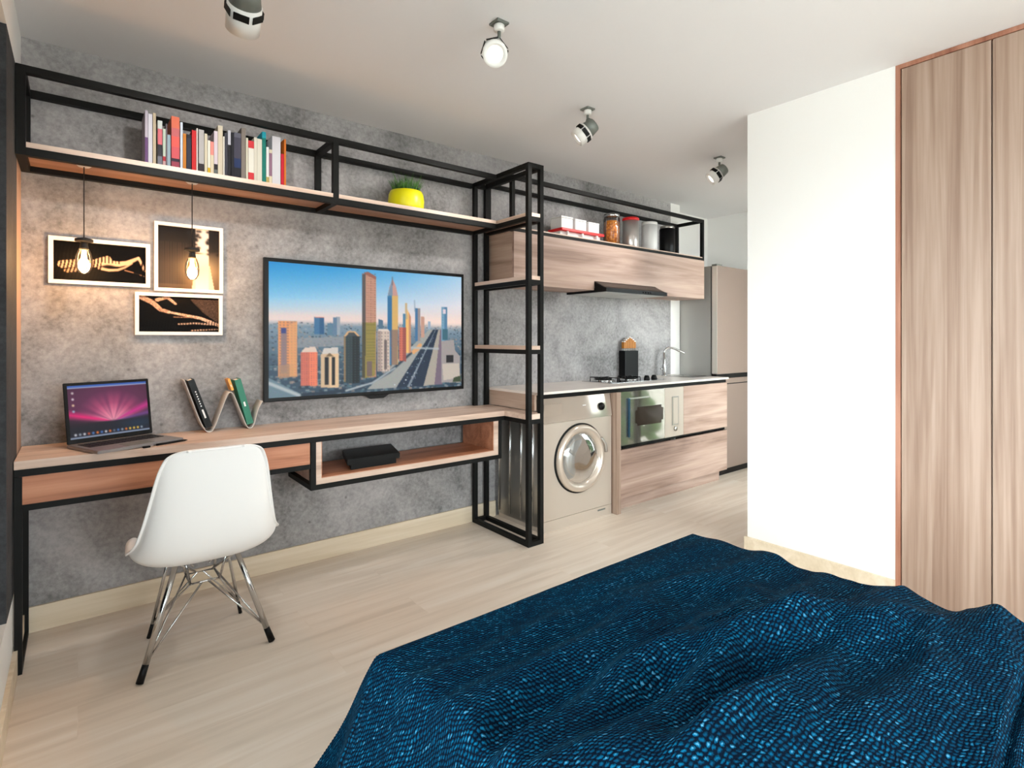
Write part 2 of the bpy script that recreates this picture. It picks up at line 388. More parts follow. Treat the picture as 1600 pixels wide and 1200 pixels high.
struct('baseboard_left', B((XL, XL+.013, YF, YB, 0, .09)), 'skirting')
struct('baseboard_right', B((2.865, 2.878, .849, 1.555, 0, .114), (2.878, XR, 1.542, 1.555, 0, .114)), 'skirting')
struct('ground', B((-9, 12, -12, YF-.1, -.3, -.12), (3.6, 12, YF-.1, 1.44, -.3, -.12), (-9, -.40, YF-.1, 6, -.3, -.12)), 'grey_paint')
bm = bmesh.new()
for i in range(150):
    c = Vector((random.uniform(4.8, 5.45), random.uniform(.2, .9), random.uniform(-.05, .95))); r = random.uniform(.05, .12)
    bmesh.ops.create_icosphere(bm, subdivisions=1, radius=r, matrix=Matrix.Translation(c))
hg = obj('added_hedge', bm, 'grass'); hg['kind'] = 'structure'  # unseen greenery added for the green reflection in the oven door
bm = bmesh.new(); n_ = 60; cv = []
for i in range(n_+1):
    y = 1.15+(2.385-1.15)*i/n_; x = -.235+.022*math.sin(i*1.05)+.006*math.sin(i*.37); cv.append((bm.verts.new((x, y, WZ0+.003)), bm.verts.new((x, y, WZ1-.012))))
for a_, b_ in zip(cv, cv[1:]): bm.faces.new((a_[0], b_[0], b_[1], a_[1])).smooth = True
cu = obj('curtain', bm, 'black_cloth', None, (-.235, 1.75, WZ0)); tag(cu, 'black curtain hanging in the window recess at left edge', 'curtain')  # its length out of view is set to hold back the window light
md = cu.modifiers.new('thickness', 'SOLIDIFY'); md.thickness = .004

# ------------------------------------------------------------------ upper shelf frame over the desk
T_ = .028
def rails(*bars):
    return B(*bars)
us = thing('wall_shelf', 'long black metal wall shelf with pale oak boards holding books and a plant', 'shelf', (-.181, 2.97, 1.876))
YA, YZ = 2.69, 2.972
XA, XM, XE = -.178, 1.0, 2.0
obj('upper_rail', B((XA, XE+.018, YA, YA+T_, 2.18, 2.208)), 'steel_black', us)
obj('upper_rail', B((XA, XE+.018, YZ-T_, YZ, 2.18, 2.208)), 'steel_black', us)
obj('lower_rail', B((XA, XE+.018, YA, YA+T_, 1.876, 1.905)), 'steel_black', us)
obj('lower_rail', B((XA, XE+.018, YZ-T_, YZ, 1.876, 1.905)), 'steel_black', us)
for x in (XA, XM):
    obj('post', B((x, x+T_, YA, YA+T_, 1.905, 2.18)), 'steel_black', us)
    obj('post', B((x, x+T_, YZ-T_, YZ, 1.905, 2.18)), 'steel_black', us)
    obj('cross_rail', B((x, x+T_, YA+T_, YZ-T_, 2.18, 2.208)), 'steel_black', us)
    obj('cross_rail', B((x, x+T_, YA+T_, YZ-T_, 1.876, 1.905)), 'steel_black', us)
def board(x0, x1):
    bm = bmesh.new(); e = .0005
    prism(bm, [(x0, YA+T_+e), (x0+.03, YA+T_+e), (x0+.03, YA+.002), (x1-.002, YA+.002), (x1-.002, YZ-T_-e), (x0, YZ-T_-e)], 1.906, 1.925)
    return bm
obj('shelf_board', B((XA+T_+.001, XM-.001, YA+.001, YZ-T_-.001, 1.9055, 1.925)), 'wood_x', us)
obj('shelf_board', B((XM+T_+.001, XE+.016, YA+.001, YZ-T_-.001, 1.9055, 1.925)), 'wood_x', us)
# added facings: warm light under the two boards put into their colour
obj('underside_light_tint', B((XA+T_+.001, XM-.001, YA+T_+.001, YZ-T_-.001, 1.898, 1.905)), 'under', us)
obj('underside_light_tint', B((XM+T_+.001, XE+.016, YA+T_+.001, YZ-T_-.001, 1.898, 1.905)), 'under', us)

# ------------------------------------------------------------------ tower
tw = thing('shelf_tower', 'narrow black metal floor-to-ceiling shelf tower between desk and kitchen', 'shelf', (2.02, 2.67, 0))
TX0, TX1, TY0, TY1, TZ = 2.02, 2.137, 2.389, 2.957, 2.212
p = .026
for x in (TX0, TX1-p):
    for y in (TY0, TY1-p):
        obj('post', B((x, x+p, y, y+p, 0, TZ)), 'steel_black', tw)
for z0 in (0, TZ-p):
    for x in (TX0, TX1-p): obj('side_rail', B((x, x+p, TY0+p, TY1-p, z0, z0+p)), 'steel_black', tw)
    for y in (TY0, TY1-p): obj('end_rail', B((TX0+p, TX1-p, y, y+p, z0, z0+p)), 'steel_black', tw)
def notched(z0, z1):
    bm = bmesh.new(); e = .001
    prism(bm, [(TX0+e, TY0+p+e), (TX0+p+e, TY0+p+e), (TX0+p+e, TY0+e), (TX1-p-e, TY0+e), (TX1-p-e, TY0+p+e), (TX1-e, TY0+p+e),
               (TX1-e, TY1-p-e), (TX0+e, TY1-p-e)], z0, z1)
    return bm
for z in (1.905, 1.540, 1.135):
    if z > 1.9:
        obj('shelf_board', notched(z, z+.02), 'wood_y', tw)
    else: obj('shelf_board', notched(z, z+.022), 'wood_y', tw)
    for x in (TX0, TX1-p): obj('shelf_rail', B((x, x+p, TY0+p, TY1-p, z-.026, z-.0005)), 'steel_black', tw)
    obj('shelf_rail', B((TX0+p, TX1-p, TY0, TY0+p, z-.026, z-.0005)), 'steel_black', tw)
    obj('underside_light_tint', B((TX0+p+.001, TX1-p-.001, TY0+p+.001, TY1-p-.001, z-.008, z-.0005)), 'under', tw)

# ------------------------------------------------------------------ desk
dk = thing('desk', 'long wall desk with oak top, drawer, open box and black metal frame', 'desk', (-.178, 2.615, 0))
DY, DX0, DX1 = 2.615, -.165, 2.0
b_ = .024
bm = bmesh.new(); e = .0015
prism(bm, [(DX0-.012, DY), (2.018, DY), (TX0+e, DY), (TX0+e, TY0+p+e), (TX0+p+e, TY0+p+e), (TX0+p+e, TY0+e), (TX1-p-e, TY0+e), (TX1-p-e, TY0+p+e), (TX1-e, TY0+p+e),
           (TX1-e, TY1-p-e), (TX0+e, TY1-p-e), (TX0-e, TY1-p-e), (TX0-e, YB-.003), (DX0-.012, YB-.003)], .732, .762)
obj('desktop', bm, 'wood_x', dk)
obj('front_rail', B((DX0-.012, DX1, DY, DY+b_, .706, .7315)), 'steel_black', dk)
obj('back_rail', B((DX0-.012, DX1, YB-.03, YB-.006, .706, .7315)), 'steel_black', dk)
obj('return_rail', B((TX0+.001, TX0+.025, TY0+p+.001, DY+b_, .706, .7315), (DX1, TX0+.025, DY, DY+b_, .706, .7315)), 'steel_black', dk)
obj('return_rail', B((TX0+p+.001, TX1-p-.001, TY0+.001, TY0+b_, .706, .7315)), 'steel_black', dk)
obj('return_rail', B((TX1-.025, TX1-.001, TY0+p+.001, TY1-p-.001, .706, .7315)), 'steel_black', dk)
for y in (DY, YB-.040):
    obj('leg', B((DX0-.012, DX0+.010, y, y+.022, 0, .705)), 'steel_black', dk)
obj('foot_rail', B((DX0-.012, DX0+.010, DY+.022, YB-.040, 0, .022)), 'steel_black', dk)
dr = obj('drawer', B((DX0+.001, .861, DY+.004, YB-.045, .604, .7055)), 'warm_lit_x', dk)
obj('drawer_rail', B((DX0-.012+.0235, .862, DY, DY+.02, .582, .6035)), 'steel_black', dk)
obj('drawer_rail', B((DX0-.012+.0235, .862, YB-.03, YB-.01, .582, .6035)), 'steel_black', dk)
# open box
BX0, BX1, BZ = .864, DX1, .478
for x in (BX0, BX1-b_):
    obj('box_post', B((x, x+b_, DY, DY+b_, BZ, .7055)), 'steel_black', dk)
    obj('box_post', B((x, x+b_, YB-.03, YB-.006, BZ, .7055)), 'steel_black', dk)
    obj('box_side_rail', B((x, x+b_, DY+b_, YB-.03, BZ, BZ+b_)), 'steel_black', dk)
obj('box_rail', B((BX0+b_, BX1-b_, DY, DY+b_, BZ, BZ+b_)), 'steel_black', dk)
obj('box_rail', B((BX0+b_, BX1-b_, YB-.03, YB-.006, BZ, BZ+b_)), 'steel_black', dk)
obj('box_shell', B((BX0+b_+.001, BX0+.050, DY+.001, YB-.031, BZ+b_+.001, .7055), (BX1-.058, BX1-b_-.001, DY+.001, YB-.031, BZ+b_+.001, .7055), (BX0+.050, BX1-.058, DY+.001, YB-.031, BZ+b_+.001, BZ+.052)), 'wood_x', dk)
obj('box_light_tint', B((BX0+.051, BX1-.059, DY+.004, YB-.032, BZ+.0525, BZ+.0555), (BX1-.062, BX1-.0585, DY+.004, YB-.032, BZ+.0556, .7050), (BX0+.0505, BX0+.054, DY+.004, YB-.032, BZ+.0556, .7050)), 'warm_lit_x', dk)  # added inner facing that carries the box's warm light as colour

# ------------------------------------------------------------------ console in the open box
gz = BZ+.0557
gc = thing('media_player', 'flat black console box lying in the open shelf under the desk', 'console', (1.25, 2.78, gz))
bm = bmesh.new(); q = [(1.06, 2.66), (1.355, 2.66), (1.43, 2.915), (1.125, 2.915)]
extr(bm, [(x, y, gz) for x, y in [(1.085,2.675),(1.335,2.675),(1.40,2.905),(1.15,2.905)]], (0, 0, .026))
obj('body', bm, 'black', gc)
bm = bmesh.new(); extr(bm, [(x, y, gz+.029) for x, y in [(1.055,2.65),(1.345,2.65),(1.42,2.91),(1.13,2.91)]], (0, 0, .030))
bmesh.ops.bevel(bm, geom=bm.edges[:], offset=.003, segments=2, affect='EDGES')
obj('lid', bm, 'black', gc)
bm = bmesh.new(); extr(bm, [(x, y, gz+.026) for x, y in [(1.09,2.68),(1.33,2.68),(1.395,2.90),(1.155,2.90)]], (0, 0, .003))
obj('seam', bm, 'steel_black', gc)

# ------------------------------------------------------------------ television
tv = thing('television', 'large flat black television on the concrete wall showing a city skyline', 'television', (1.336, 2.955, 1.244))
TV = (.735, 1.937, 2.932, .877, 1.611)
bm = B(TV[0], TV[1], 2.932, 2.958, TV[3], TV[4], bev=.004); obj('bezel', bm, 'black', tv)
obj('back_housing', B(.95, 1.72, 2.9585, 2.9749, .98, 1.46, bev=.003), 'black', tv)
bm = bmesh.new(); extr(bm, [(1.27, 2.934, .8768), (1.42, 2.934, .8768), (1.385, 2.934, .856), (1.305, 2.934, .856)], (0, .016, 0)); obj('sensor_bump', bm, 'black', tv)
W, H = 330, 196
pc = Pic(W, H)
def uv(x, y):
    s = (x-95)/1415; u = s/(s+1.174*(1-s)); top = 135+s*105; bot = 1140-s*65
    return (u, (y-top)/(bot-top))
def pts(*q): return [uv(*k) for k in q]
# sky
v0 = np.clip((pc.Y)/.44, 0, 1); s0 = np.clip(pc.X, 0, 1)
top = np.array([28,142,208])/255.; mid = np.array([136,196,228])/255.; hor = np.array([240,214,204])/255.; topr = np.array([168,206,232])/255.
tcol = top*(1-s0[...,None]**1.6)+topr*s0[...,None]**1.6; mcol = mid*(1-s0[...,None])+np.array([226,222,228])/255.*s0[...,None]
k = np.clip(v0*1.6, 0, 1)[...,None]; k2 = np.clip(v0*2.4-1.4, 0, 1)[...,None]
pc.a = (tcol*(1-k)+mcol*k)*(1-k2)+hor*k2
# low city haze
rng = np.random.RandomState(3)
hz = np.clip((pc.Y-.42)/.05, 0, 1); pc.put(hz, (120,142,158)); pc.put(np.clip((pc.Y-.50)/.3, 0, 1), (54,76,94))
for i in range(1700):
    x = rng.rand(); y = .44+.56*rng.rand()**1.2; s_ = .004+.012*(y-.4)
    c = [(76,106,118),(130,138,144),(54,74,90),(156,138,128),(34,50,66),(96,124,134)][rng.randint(6)]
    pc.rect(x, y, x+s_*1.5, y+s_*(1.0+rng.rand()), c, .75)
    if i % 4 == 0: pc.rect(x, y, x+s_*1.5, y+s_*.3, (206,196,186), .6)
pc.blob(.16, .40, .5, .035, (236,206,196), .6); pc.blob(.9, .42, .25, .05, (250,222,208), .8)
pc.poly(pts((300,700),(620,690),(625,760),(290,770)), (150,150,152), .7)
# roads
pc.poly(pts((790,1090),(1010,1080),(1290,640),(1260,640)), (158,160,156)); pc.poly(pts((1010,1078),(1230,1070),(1330,640),(1290,640)), (34,50,70))
pc.poly(pts((1215,1070),(1300,1062),(1345,640),(1330,640)), (170,162,150)); pc.poly(pts((1300,1062),(1360,1058),(1360,640),(1345,640)), (120,104,120))
pc.poly(pts((1090,1075),(1110,1075),(1312,640),(1308,640)), (150,160,168), .8)
for i in range(46):
    t = rng.rand()**.8; yy = 680+t*380; xx = 1310-(t*260)+rng.uniform(-10-60*t, 10+70*t); w_ = 3+7*t
    pc.rect(*uv(xx, yy), *uv(xx+w_, yy+w_*.7), [(220,226,232),(60,76,120),(180,190,200)][rng.randint(3)], .9)
pc.poly(pts((1120,810),(1185,745),(1205,750),(1195,785),(1140,830)), (222,164,112))
pc.stroke(pts((1110,778),(1330,788)), .008, .008, (176,186,190), .9, 1.7)
pc.poly(pts((95,990),(330,1120),(330,1140),(95,1140)), (104,128,140)); pc.stroke(pts((95,1030),(310,1125)), .012, .012, (190,196,196), .8, 1.7)
pc.stroke(pts((330,1120),(560,1105),(760,1070),(960,960),(1120,820)), .014, .01, (30,48,66), .9, 1.7)
pc.stroke(pts((640,1095),(830,1040),(1000,930)), .008, .006, (214,220,220), .8, 1.7)
def tower(x0, x1, yt0, yt1, yb, c, c2=None, rows=0, cols=0, wc=(60,50,50), split=.5, wk=.5):
    pc.poly(pts((x0,yt0),(x1,yt1),(x1,yb),(x0,yb)), c)
    if c2:
        xm = x0+(x1-x0)*split; pc.poly(pts((xm,yt0+(yt1-yt0)*split),(x1,yt1),(x1,yb),(xm,yb)), c2)
    for r_ in range(rows):
        y = yt0+(yb-yt0)*(r_+.35)/rows
        for q_ in range(cols):
            x = x0+(x1-x0)*(q_+.3)/cols; pc.rect(*uv(x, y), *uv(x+(x1-x0)*.42/cols, y+(yb-yt0)*.5/rows), wc, wk)
tower(412,482,545,545,670,(60,110,150),(40,90,130)); pc.rect(*uv(415,545),*uv(480,552),(226,130,110)); tower(548,596,545,545,680,(96,124,150),(150,160,170)); tower(505,548,590,590,680,(90,124,146))
tower(878,908,560,570,650,(80,110,134)); 
tower(1150,1190,478,478,730,(70,116,156),(150,140,140)); tower(1195,1222,540,545,700,(196,152,134)); tower(1060,1085,518,518,760,(78,128,160)); tower(1250,1268,580,580,640,(150,170,190))
pc.stroke(pts((1147,420),(1150,500)), .003, .004, (120,140,160), .9, 1.7)
tower(1078,1120,455,545,820,(240,186,110),(196,140,110),0,0,split=.6); pc.poly(pts((1076,440),(1092,440),(1094,560),(1078,560)), (196,170,130))
tower(1355,1398,470,470,730,(120,160,184),(86,128,160),12,2,(70,120,150),wk=.4); pc.rect(*uv(1366,484),*uv(1388,520),(222,206,214)); tower(1362,1402,640,640,720,(60,104,120))
pc.poly(pts((1352,730),(1450,720),(1460,800),(1500,850),(1500,1050),(1352,1045)), (160,152,150)); pc.rect(*uv(1392,836),*uv(1446,894),(36,36,40)); pc.poly(pts((1360,905),(1490,900),(1500,1010),(1370,1030)), (196,184,172)); pc.poly(pts((1450,1010),(1505,995),(1505,1040),(1440,1045)), (60,74,54))
tower(1030,1085,625,625,880,(206,112,92),(160,84,80),14,3,(120,66,64))
tower(945,1022,385,385,905,(52,120,164),(214,172,104),0,0,split=.42); pc.poly(pts((945,385),(958,320),(980,255),(1005,310),(1022,385)), (196,150,140)); pc.poly(pts((945,385),(962,318),(980,262),(982,385)), (120,140,160)); pc.stroke(pts((980,245),(980,300)), .003, .004, (90,90,100), 1, 1.7)
pc.rect(*uv(945,395),*uv(978,700),(40,104,150),.7); pc.poly(pts((965,640),(1022,640),(1018,905),(968,910)), (120,100,104), .7)
tower(755,858,215,240,1000,(140,110,96),(196,146,124),46,7,(120,74,60),split=.22,wk=.6); pc.poly(pts((755,230),(782,215),(782,1000),(755,1000)), (88,80,80)); pc.poly(pts((782,585),(858,585),(852,985),(775,1005)), (146,132,70)); pc.poly(pts((755,585),(782,585),(778,1000),(755,1000)), (76,72,56)); pc.poly(pts((768,210),(800,205),(858,240),(858,262),(782,228)), (150,96,84))
for r_ in range(14): pc.rect(*uv(786,600+r_*22),*uv(856,604+r_*22),(104,94,52),.6)
pc.rect(*uv(792,880),*uv(830,990),(116,98,92))
tower(868,960,650,650,955,(170,150,142),(206,186,172),12,4,(90,84,88),split=.3); pc.poly(pts((868,650),(880,634),(946,634),(960,650)), (220,206,196)); pc.rect(*uv(920,720),*uv(938,940),(92,82,84),.8)
tower(622,740,690,690,1040,(46,60,66),(24,34,40),18,5,(70,96,96),split=.55,wk=.35); pc.poly(pts((622,690),(650,650),(705,650),(740,690)), (214,170,124)); pc.poly(pts((638,690),(660,662),(696,662),(722,690)), (60,70,76)); pc.rect(*uv(624,690),*uv(638,1030),(176,136,92),.7)
tower(160,292,570,575,985,(226,150,96),(200,142,106),20,5,(120,96,104),split=.6,wk=.55); pc.rect(*uv(180,625),*uv(220,955),(120,110,124),.8); pc.rect(*uv(180,625),*uv(214,662),(58,70,128)); pc.poly(pts((165,900),(270,890),(270,985),(165,1000)), (168,132,108), .8); pc.poly(pts((235,600),(292,575),(285,980),(240,980)), (236,166,104), .6)
tower(318,435,805,805,1055,(206,110,92),(236,128,96),15,7,(150,86,84),split=.5,wk=.5); pc.poly(pts((318,805),(345,770),(420,765),(435,805)), (220,196,180))
tower(460,585,820,820,1070,(206,176,142),(224,190,150),0,0); pc.rect(*uv(488,845),*uv(512,1050),(26,30,36)); pc.rect(*uv(535,845),*uv(560,1050),(26,30,36)); pc.poly(pts((465,820),(480,775),(580,770),(585,820)), (206,198,190)); pc.poly(pts((490,840),(520,812),(555,840)), (120,96,70))
pc.a = np.clip(pc.a + rng.normal(0, .012, pc.a.shape), 0, 1)
M['tv_screen'] = picture('television_picture', 1.0)
pc.mesh('screen', (.757, 2.9312, 1.591), (1.161, 0, 0), (0, 0, -.694), M['tv_screen'], tv)

# ------------------------------------------------------------------ framed prints
M['print'] = picture('photographic_print', 0., .5)
def framed(x0, x1, z0, z1, label, pic, fw):
    t = thing('picture_frame', label, 'picture', ((x0+x1)/2, YB, z0), 'framed black and white prints above the desk')
    obj('frame', B((x0, x1, YB-.024, YB-.001, z0, z0+fw), (x0, x1, YB-.024, YB-.001, z1-fw, z1), (x0, x0+fw, YB-.024, YB-.001, z0+fw, z1-fw), (x1-fw, x1, YB-.024, YB-.001, z0+fw, z1-fw)), 'frame_white', t)
    obj('backing', B((x0+fw+.0005, x1-fw-.0005, YB-.010, YB-.002, z0+fw+.0005, z1-fw-.0005)), 'black', t)
    pic.mesh('print', (x0+fw, YB-.0108, z1-fw), (x1-x0-2*fw, 0, 0), (0, 0, -(z1-z0-2*fw)), M['print'], t)
W1 = (150, 72)
pa = Pic(*W1, (5, 4, 4)); pa.blob(.26, .55, .2, .34, (52, 42, 32), .5)
skin = (232, 184, 150)
pa.stroke([(.09,.60),(.20,.56),(.32,.57),(.44,.52),(.52,.44)], .10, .10, skin, .95, 2.); pa.stroke([(.13,.76),(.26,.70),(.36,.64)], .05, .07, skin, .8, 2.)
pa.stroke([(.52,.42),(.57,.36),(.60,.44)], .07, .05, skin, .9, 2.); pa.stroke([(.50,.50),(.60,.50),(.70,.50),(.78,.46),(.86,.37),(.915,.30)], .09, .035, skin, .95, 2.); pa.stroke([(.915,.30),(.95,.45),(.985,.64)], .035, .03, skin, .95, 2.)
pa.stroke([(.48,.64),(.58,.68),(.68,.66),(.76,.58),(.84,.46)], .045, .02, skin, .85, 2.); pa.stroke([(.76,.66),(.88,.72),(.99,.80)], .016, .012, (170,126,100), .9, 2.); pa.blob(.58, .59, .07, .05, (16,12,10), .9, 2)
pa.put((((pa.X > .86)&(pa.Y > .38+1.2*np.abs(pa.X-.91))&(pa.X < .93))).astype(float), (6,5,5), .9)
st = (np.sin(pa.X*165+pa.Y*16+np.sin(pa.Y*8)*1.2) > .1)&((pa.X < .50)|((pa.X < .72)&(pa.Y < .50)&(np.sin(pa.X*165) > .55))|(pa.X > .93)); pa.a[st] *= .14
framed(-.095, .257, 1.43, 1.626, 'low wide framed print of a striped reclining figure behind left pendant bulb', pa, .016)
pb = Pic(90, 110, (60, 54, 50)); pb.put(np.clip(1-pb.Y*1.7, 0, 1), (22,20,20), .9)
for i in range(16):
    x = i*.04; pb.rect(x, .25, x+.012, .95, (84+4*(i%5),74,66), .35)
pb.put(np.clip((pb.X-.35)/.2, 0, 1)*np.clip((pb.Y-.3)/.4, 0, 1), (122,100,78), .6); pb.put(((pb.Y > .93)).astype(float), (96,78,62), .5)
pb.rect(.60, 0, .82, 1, (238,220,206)); pb.poly([(.60,.62),(.54,1),(.92,1),(.84,.6)], (236,216,196), .8)
r2 = np.random.RandomState(5)
for i in range(90):
    x = .50+.18*r2.rand()**2 if i % 2 else .80+.2*r2.rand(); y = .34*r2.rand() if i % 2 else .42*r2.rand(); pb.blob(x, y, .03, .022, (34,32,32), .9)
pb.blob(.62, .40, .10, .015, (40,34,30), .9); pb.blob(.68, .66, .28, .22, (250,214,150), .55)
framed(.272, .553, 1.418, 1.735, 'upright framed print of a tree-lined misty street behind right pendant bulb', pb, .015)
pd = Pic(140, 80, (7, 6, 6)); pd.poly([(.62,.05),(1,.05),(1,.75),(.8,.45)], (86,66,54), .75)
pd.stroke([(.03,.04),(.16,.18),(.26,.38),(.36,.44)], .07, .045, (196,150,124), .9, 1.7); pd.stroke([(.22,.10),(.34,.02),(.44,.20)], .05, .03, (206,160,132), .9, 1.7); pd.stroke([(.36,.44),(.56,.52),(.76,.60),(1,.80)], .03, .05, (216,172,146), .95, 1.7)
pd.stroke([(.42,.58),(.70,.58)], .015, .015, (170,124,98), .8, 1.7); pd.stroke([(.48,.78),(.68,.75),(.98,.78)], .022, .03, (206,166,142), .9, 1.7); pd.stroke([(.64,.96),(.98,.92)], .02, .02, (200,160,136), .9, 1.7)
st = (np.sin(pd.X*170+pd.Y*14) > .4)&(pd.Y > .68); pd.a[st] *= .3
pd.a *= (1+.25*r2.normal(0, 1, pd.a.shape[:2]))[..., None]; pd.a = np.clip(pd.a, 0, 1)
framed(.20, .551, 1.216, 1.4085, 'small wide framed print of an outstretched arm, lowest of the three', pd, .015)

# ------------------------------------------------------------------ pendants
def pendant(x, y, zb, label):
    t = thing('pendant_lamp', label, 'lamp', (x, y, 1.897), 'bare bulb pendants under the shelf')
    obj('canopy', LA([(0,1.8975),(.027,1.8975),(.027,1.893),(.018,1.885),(0,1.885)], (x, y, 0)), 'lamp_white', t)
    obj('cord', T([(x, y, 1.885), (x, y, zb+.096)], .0022, 6), 'cord', t)
    s = obj('socket', LA([(0,zb+.100),(.008,zb+.100),(.030,zb+.094),(.030,zb+.084),(.012,zb+.082),(.013,zb+.07),(.016,zb+.052),(0,zb+.052)], (x, y, 0)), 'cord', t)
    g = obj('bulb', LA([(.015,zb+.056),(.020,zb+.047),(.027,zb+.025),(.029,zb+.0),(.026,zb-.022),(.016,zb-.040),(0,zb-.046)], (x, y, 0)), 'bulb_glass', t)
    bm = bmesh.new()
    for i in range(6):
        a = 2*PI*i/6; c, s_ = math.cos(a), math.sin(a)
        tube(bm, [(x+.006*c, y+.006*s_, zb+.05), (x+.012*c, y+.012*s_, zb-.022)], .0011, 5)
        a2 = a+PI/6; tube(bm, [(x+.012*c, y+.012*s_, zb-.022), (x+.006*math.cos(a2), y+.006*math.sin(a2), zb+.05)], .0011, 5)
    obj('filament', bm, 'filament', g)
    l = bpy.data.lights.new('bulb_light', 'POINT'); l.energy = 4.2; l.color = (1., .64, .36); l.shadow_soft_size = .03
    o = bpy.data.objects.new('bulb_light', l); COL.objects.link(o); o.location = (x, y, zb-.005)
pendant(.02, 2.775, 1.503, 'glowing bare bulb pendant hanging in front of the low wide print')
pendant(.397, 2.775, 1.503, 'glowing bare bulb pendant hanging in front of the upright street print')

# ------------------------------------------------------------------ books on the shelf
BK = [(0.219,0.230,2.149),(0.231,0.246,2.139),(0.247,0.258,2.145),(0.264,0.281,2.12),(0.282,0.2925,2.087),(0.293,0.2975,2.111),(0.298,0.310,2.066),(0.313,0.343,2.149),(0.346,0.3555,2.132),(0.356,0.368,2.085),(0.369,0.387,2.085),(0.389,0.406,2.107),(0.4065,0.412,2.119),(0.415,0.436,2.116),(0.438,0.4495,2.104),(0.450,0.4605,2.076),(0.461,0.474,2.073),(0.475,0.490,2.124),(0.491,0.5105,2.154),(0.511,0.517,2.107),(0.5175,0.530,2.126),(0.531,0.543,2.14),(0.544,0.556,2.132),(0.557,0.586,2.138),(0.587,0.6055,2.166),(0.606,0.615,2.123),(0.616,0.640,2.113),(0.641,0.6545,2.134),(0.655,0.6755,2.131),(0.676,0.6935,2.169),(0.694,0.706,2.101),(0.707,0.7205,2.092),(0.721,0.759,2.159),(0.760,0.7735,2.082),(0.774,0.783,2.155)]
# spine bands from top to bottom: (share of height, colour)
SP = [[(.5,(196,186,198)),(.5,(108,74,120))], [(1,(214,212,220))], [(1,(196,178,150))], [(.18,(206,212,208)),(.34,(220,112,124)),(.25,(44,40,50)),(.23,(118,118,130))], [(.72,(186,198,184)),(.12,(176,40,56)),(.16,(196,160,160))], [(1,(116,104,112))], [(1,(146,164,176))],
      [(.22,(222,112,84)),(.16,(196,100,104)),(.2,(226,92,84)),(.22,(206,84,92)),(.06,(40,24,44)),(.14,(150,60,80))], [(1,(206,216,228))], [(1,(196,120,30))], [(.1,(14,12,20)),(.9,(36,36,54))], [(1,(196,24,28))], [(1,(214,206,198))], [(.78,(176,172,170)),(.22,(40,30,36))], [(1,(206,196,172))], [(.8,(224,220,206)),(.2,(208,172,24))], [(.4,(238,136,126)),(.6,(210,196,168))], [(.74,(206,192,200)),(.12,(34,26,32)),(.14,(96,104,100))], [(1,(206,194,172))], [(1,(222,216,204))],
      [(1,(52,52,62))], [(.3,(190,190,200)),(.7,(14,14,22))], [(1,(18,18,28))], [(.1,(90,90,104)),(.45,(62,60,76)),(.2,(20,40,84)),(.25,(14,14,24))], [(1,(126,116,108))], [(1,(204,200,182))], [(.18,(202,52,58)),(.6,(222,218,206)),(.22,(202,52,58))], [(1,(208,202,186))], [(.96,(210,206,190)),(.04,(206,222,228))], [(.12,(24,150,166)),(.88,(10,110,98))], [(.8,(222,222,220)),(.2,(176,158,92))], [(.1,(206,196,170)),(.65,(140,104,124)),(.25,(214,200,172))], [(1,(208,206,210))], [(1,(196,26,48))], [(1,(206,112,32))]]
BL = ['tall lilac book with purple foot, at the left end of the row', 'tall plain white book beside the lilac one at the left end', 'tall tan book, third from the left end of the row', 'book with white, pink and dark spine bands near left end', 'thin green-white book with red bands at its foot', 'thin mauve-brown book behind green-white one, left of grey-blue book', 'short slim grey-blue book left of the coral book',
      'tall wide coral book with dark purple bands', 'slim pale blue-white book right of the coral book', 'short orange-brown book right of the pale blue-white book', 'dark navy book between orange-brown and red books', 'bright red book in the left half of the row', 'thin off-white book touching the bright red book', 'grey-white book with dark foot right of the red book', 'slim beige book left of the yellow-footed white book', 'short white book with a yellow foot', 'short book with salmon pink top and cream foot', 'pale lilac-white book with black bands near its foot', 'tall cream book in the middle of the row', 'thin white book touching the tall cream one',
      'charcoal book, first of the dark books from the left', 'black book with a pale grey spine top', 'slim near-black book left of the wide blue-marked book', 'wide dark grey book with a blue patch on its spine', 'tallest taupe grey book at the right of the dark books', 'thin pale book between taupe book and red-white-red book', 'book with red top and foot and white middle', 'off-white book right of the red-and-white book', 'broad cream book left of the teal book', 'tall teal green book', 'short white book with a yellow-brown foot right of teal book', 'short mauve book with cream top and foot', 'widest pale grey book near the right end', 'short crimson book second from the right end', 'tall thin orange book at the right end of the row']
shz = 1.925
for (x0, x1, zt), bands, lb in zip(BK, SP, BL):
    dep = min(.17, .10+.35*(zt-shz)*.6+random.uniform(-.01, .01)); yf = 2.724+random.uniform(0, .006); h = zt-shz-.006*0
    bm = bmesh.new(); mats = []; z = zt; x1 = min(x1, x1-.0006)
    cols = []
    for sh, c in bands:
        if c not in cols: cols.append(c)
    c0 = bands[0][1]; th = min(.002, (x1-x0)*.2)
    # spine in bands, boards in the first band's colour
    for sh, c in bands:
        z2 = z-h*sh; box(bm, x0, x1, yf, yf+.003, z2, z, cols.index(c)); z = z2
    box(bm, x0, x0+th, yf+.003, yf+dep, shz, zt, 0); box(bm, x1-th, x1, yf+.003, yf+dep, shz, zt, 0)
    mats = []
    for c in cols:
        kx = 'cover_%d_%d_%d' % c
        if kx not in M: M[kx] = plain(kx, tuple(int(v*.9) for v in c), .6, 0., .25)
        mats.append(M[kx])
    bo = obj('book', bm, mats, None, ((x0+x1)/2, yf+dep/2, shz)); tag(bo, lb, 'book', 'books on the wall shelf')
    obj('pages', B((x0+th, x1-th, yf+.003, yf+dep-.004, shz+.001, zt-.004)), 'paper', bo)

